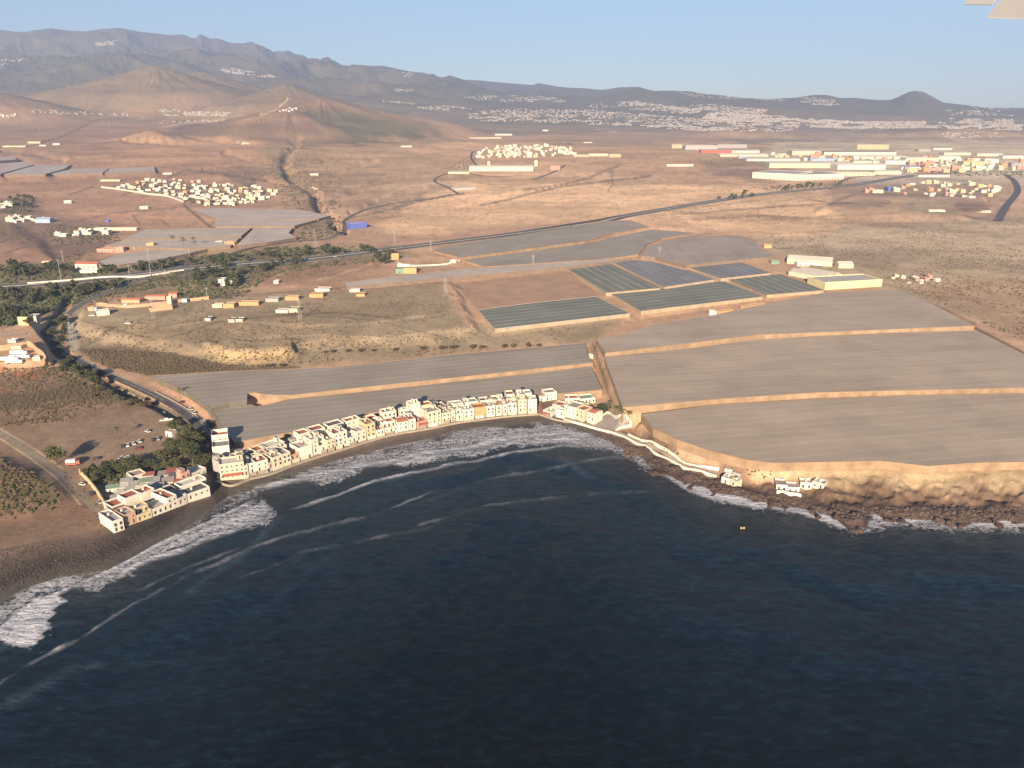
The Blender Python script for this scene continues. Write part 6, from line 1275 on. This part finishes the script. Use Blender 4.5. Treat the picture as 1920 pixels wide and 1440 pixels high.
settle([(1440,286),(1700,300),(1920,306),(1920,322),(1700,326),(1690,310),(1450,300)], 90, 31, lambda c, q: f'low {c} workshop among the industrial sheds, {q} part', 'small workshops of the industrial estate', stock=SM3, s0=.6, s1=1.2, mind=6, name='workshop', cat='workshop')
settle([(1640,352),(1720,342),(1860,346),(1900,366),(1860,374),(1700,366),(1600,362)], 44, 32, lambda c, q: f'{c} hut in the {q} part of the quarry yard', 'huts of the quarry yard', s0=.7, s1=1.3, mind=8, name='hut', cat='hut')
bld(1636,1656,362,7,10,m_cream,m_cream,'cream hall of the quarry yard',cat='shed',name='shed'); bld(1665,1690,358,6,20,m_blue,m_broof,'blue roofed shelter of the quarry yard',cat='shed',name='shed',ridge=1); bld(1862,1872,360,14,8,m_white,m_paler,'white silo block at the right of the quarry yard',cat='silo',name='silo')
bld(1742,1772,397,3,8,m_white,m_sheet,'pale container row under the earth bank, left part',cat='shed',name='shed'); bld(1808,1858,399,4,8,m_white,m_paler,'long white wall building under the earth bank, right part',cat='shed',name='shed')
bld(1455,1487,466,.6,30,m_dark,m_dark,'black lined reservoir above the brown netted field',cat='reservoir',name='reservoir'); bld(1835,1862,351,.6,40,m_dark,m_dark,'black lined reservoir on the quarry plateau',cat='reservoir',name='reservoir')
settle([(1660,522),(1690,518),(1760,522),(1750,534),(1690,532)], 12, 33, lambda c, q: f'ramshackle {c} hut, {q} in the shanty right of the packing shed', 'huts of the shanty right of the packing shed', s0=.35, s1=.6, mind=7, name='hut', cat='hut')
# the far city and the hamlets on the ridges: past counting, one mass
def mass(name, bands, seed, sc_=1.):
    r = np.random.default_rng(seed); V = []; 
    for poly, n, sz in bands:
        x0 = min(p[0] for p in poly); x1 = max(p[0] for p in poly); y0 = min(p[1] for p in poly); y1 = max(p[1] for p in poly)
        Q = np.c_[r.uniform(x0, x1, n * 16), r.uniform(y0, y1, n * 16)]; Q = Q[inpoly(Q[:, 0], Q[:, 1], poly)]
        k = fbm(Q[:, 0] / 26, Q[:, 1] / 3.2, 3, seed); Q = Q[k > np.quantile(k, .3)][:int(n * 2.4)]
        P = atm(Q); m = P[:, 1] < 15000; P = P[m]; sz *= .72; w = r.uniform(.6, 1.6, len(P)) * sz; d = r.uniform(.6, 1.2, len(P)) * sz; h = r.uniform(.35, .9, len(P)) * sz * .55
        a = r.uniform(-.7, .7, len(P)); c, s = np.cos(a), np.sin(a)
        for (ux, uy, uz) in ((-.5,-.5,0),(.5,-.5,0),(.5,.5,0),(-.5,.5,0),(-.5,-.5,1),(.5,-.5,1),(.5,.5,1),(-.5,.5,1)):
            X = ux * w; Y = uy * d; V.append(np.c_[P[:, 0] + X * c - Y * s, P[:, 1] + X * s + Y * c, P[:, 2] + np.where(uz == 1, h, -6)])
        V, acc = [], V
        A = np.stack(acc, 1); allV.append(A)
    A = np.concatenate(allV); n = len(A); bf = np.array([(0,1,5,4),(1,2,6,5),(2,3,7,6),(3,0,4,7),(4,5,6,7)])
    q = (bf[None] + (np.arange(n) * 8)[:, None, None]).reshape(-1, 4); mi = np.repeat(r.integers(0, 5, n), 5)
    o = bpy.data.objects.new(name, npmesh(name, A.reshape(-1, 3), q, [m_far1, m_far2, m_far1, m_far2, m_far3], mi)); link(o); o['kind'] = 'stuff'
    tag(o, 'far town of countless pale houses spread below the ridge', 'town')
allV = []
m_far1 = M('far_white_wall', (.38,.36,.32)); m_far2 = M('far_cream_wall', (.33,.29,.24)); m_far3 = M('far_brick_wall', (.24,.17,.14))
mass('distant_town', [([(1330,212),(1440,216),(1600,228),(1740,228),(1920,234),(1920,245),(1740,240),(1600,242),(1440,236),(1310,226)], 1700, 17), ([(1180,190),(1330,205),(1310,216),(1180,206)], 160, 14), ([(1240,200),(1330,196),(1440,206),(1430,214),(1300,214)], 260, 15),
  ([(880,204),(1100,205),(1300,222),(1500,238),(1480,248),(1260,240),(1060,232),(880,226)], 620, 16), ([(860,180),(980,178),(1060,184),(1060,192),(900,190)], 110, 13), ([(1140,232),(1300,236),(1440,246),(1300,246)], 160, 15), ([(1090,196),(1200,188),(1210,198),(1110,204)], 50, 13),
  ([(1270,172),(1440,184),(1500,186),(1480,190),(1300,182)], 80, 13), ([(1500,182),(1570,184),(1560,194),(1500,192)], 60, 12), ([(1520,194),(1580,195),(1575,198),(1525,198)], 40, 12), ([(1810,198),(1920,202),(1920,206),(1830,206)], 30, 12), ([(1780,222),(1900,224),(1900,234),(1780,232)], 120, 16),
  ([(412,127),(440,128),(516,142),(518,147),(480,143),(420,137)], 60, 18), ([(178,78),(220,76),(218,84),(180,88)], 40, 20), ([(0,112),(45,110),(70,104),(60,108),(0,124)], 14, 20), ([(755,135),(775,137),(770,145),(755,143)], 12, 16), ([(735,165),(775,168),(770,174),(740,172)], 16, 14), ([(715,188),(780,194),(775,197),(720,192)], 18, 14), ([(760,200),(840,198),(900,205),(840,210)], 50, 14),
  ([(296,206),(330,205),(435,211),(425,218),(310,217)], 110, 13), ([(1765,205),(1905,208),(1905,218),(1780,216)], 60, 13), ([(50,205),(150,210),(250,212),(240,218),(60,214)], 26, 13), ([(270,225),(420,224),(425,228),(280,232)], 14, 12), ([(1760,250),(1870,248),(1870,258),(1780,260)], 30, 15)], 77)
# ------------------------------------------------------------ the aircraft's own wing edge at the top right
def ppt(px, py, dist): xn, yn = (px - 960) / F, (py - 720) / F; return Vector((xn, CP - yn * SP, -(SP + yn * CP))) * dist + Vector((0, 0, CAMZ))
m_wing = M('wing_paint', (.36,.35,.33), rough=.4, var=.06, scale=1.); wg = empty('aircraft_wing', ppt(1990, -60, 13)); tag(wg, 'pale grey trailing edge of the aircraft wing with two flap sections in the top corner', 'aircraft wing')
def slab(name, pts, dist, th, mat):
    P = [ppt(a, b_, d) for (a, b_), d in zip(pts, dist)]; nrm = (P[1] - P[0]).cross(P[2] - P[0]).normalized(); mb = MB(); n = len(P); o0 = wg.location
    A = [p - o0 for p in P]; B = [p + nrm * th - o0 for p in P]; mb.face(A, mat); mb.face(B[::-1], mat)
    for i in range(n): j = (i + 1) % n; mb.face([A[j], A[i], B[i], B[j]], mat)
    mb.build(name, wg)
slab('outer_flap', [(1808,9),(1859,10),(1872,-2),(1900,-60),(1840,-60),(1818,-8)], [13.6,13.2,13.3,13.9,14.2,13.8], .012, m_wing)
slab('inner_flap', [(1851,33.5),(1920,36),(2080,42),(2080,-60),(1890,-60),(1876,0),(1856,26)], [12.6,12.2,11.4,12.6,13.4,13.1,12.7], .016, m_wing)
# ------------------------------------------------------------ the air: pale haze round everything
m_haze = newmat('haze_air'); m_haze.use_nodes = True; nt = m_haze.node_tree; nt.nodes.remove(nt.nodes['Principled BSDF'])
pv = _n(nt, 'ShaderNodeVolumePrincipled'); pv.inputs['Color'].default_value = (.46, .62, .98, 1); pv.inputs['Density'].default_value = 6.0e-5; pv.inputs['Anisotropy'].default_value = 0.0
nt.links.new(pv.outputs[0], nt.nodes['Material Output'].inputs['Volume'])
hz = MB(); X_ = 30000; hz.box(-X_, X_, -1500, 16500, float(H.min()) - 1.5, float(H.max()) + 60, m_haze, bottom=True); o = hz.build('haze'); o['kind'] = 'stuff'
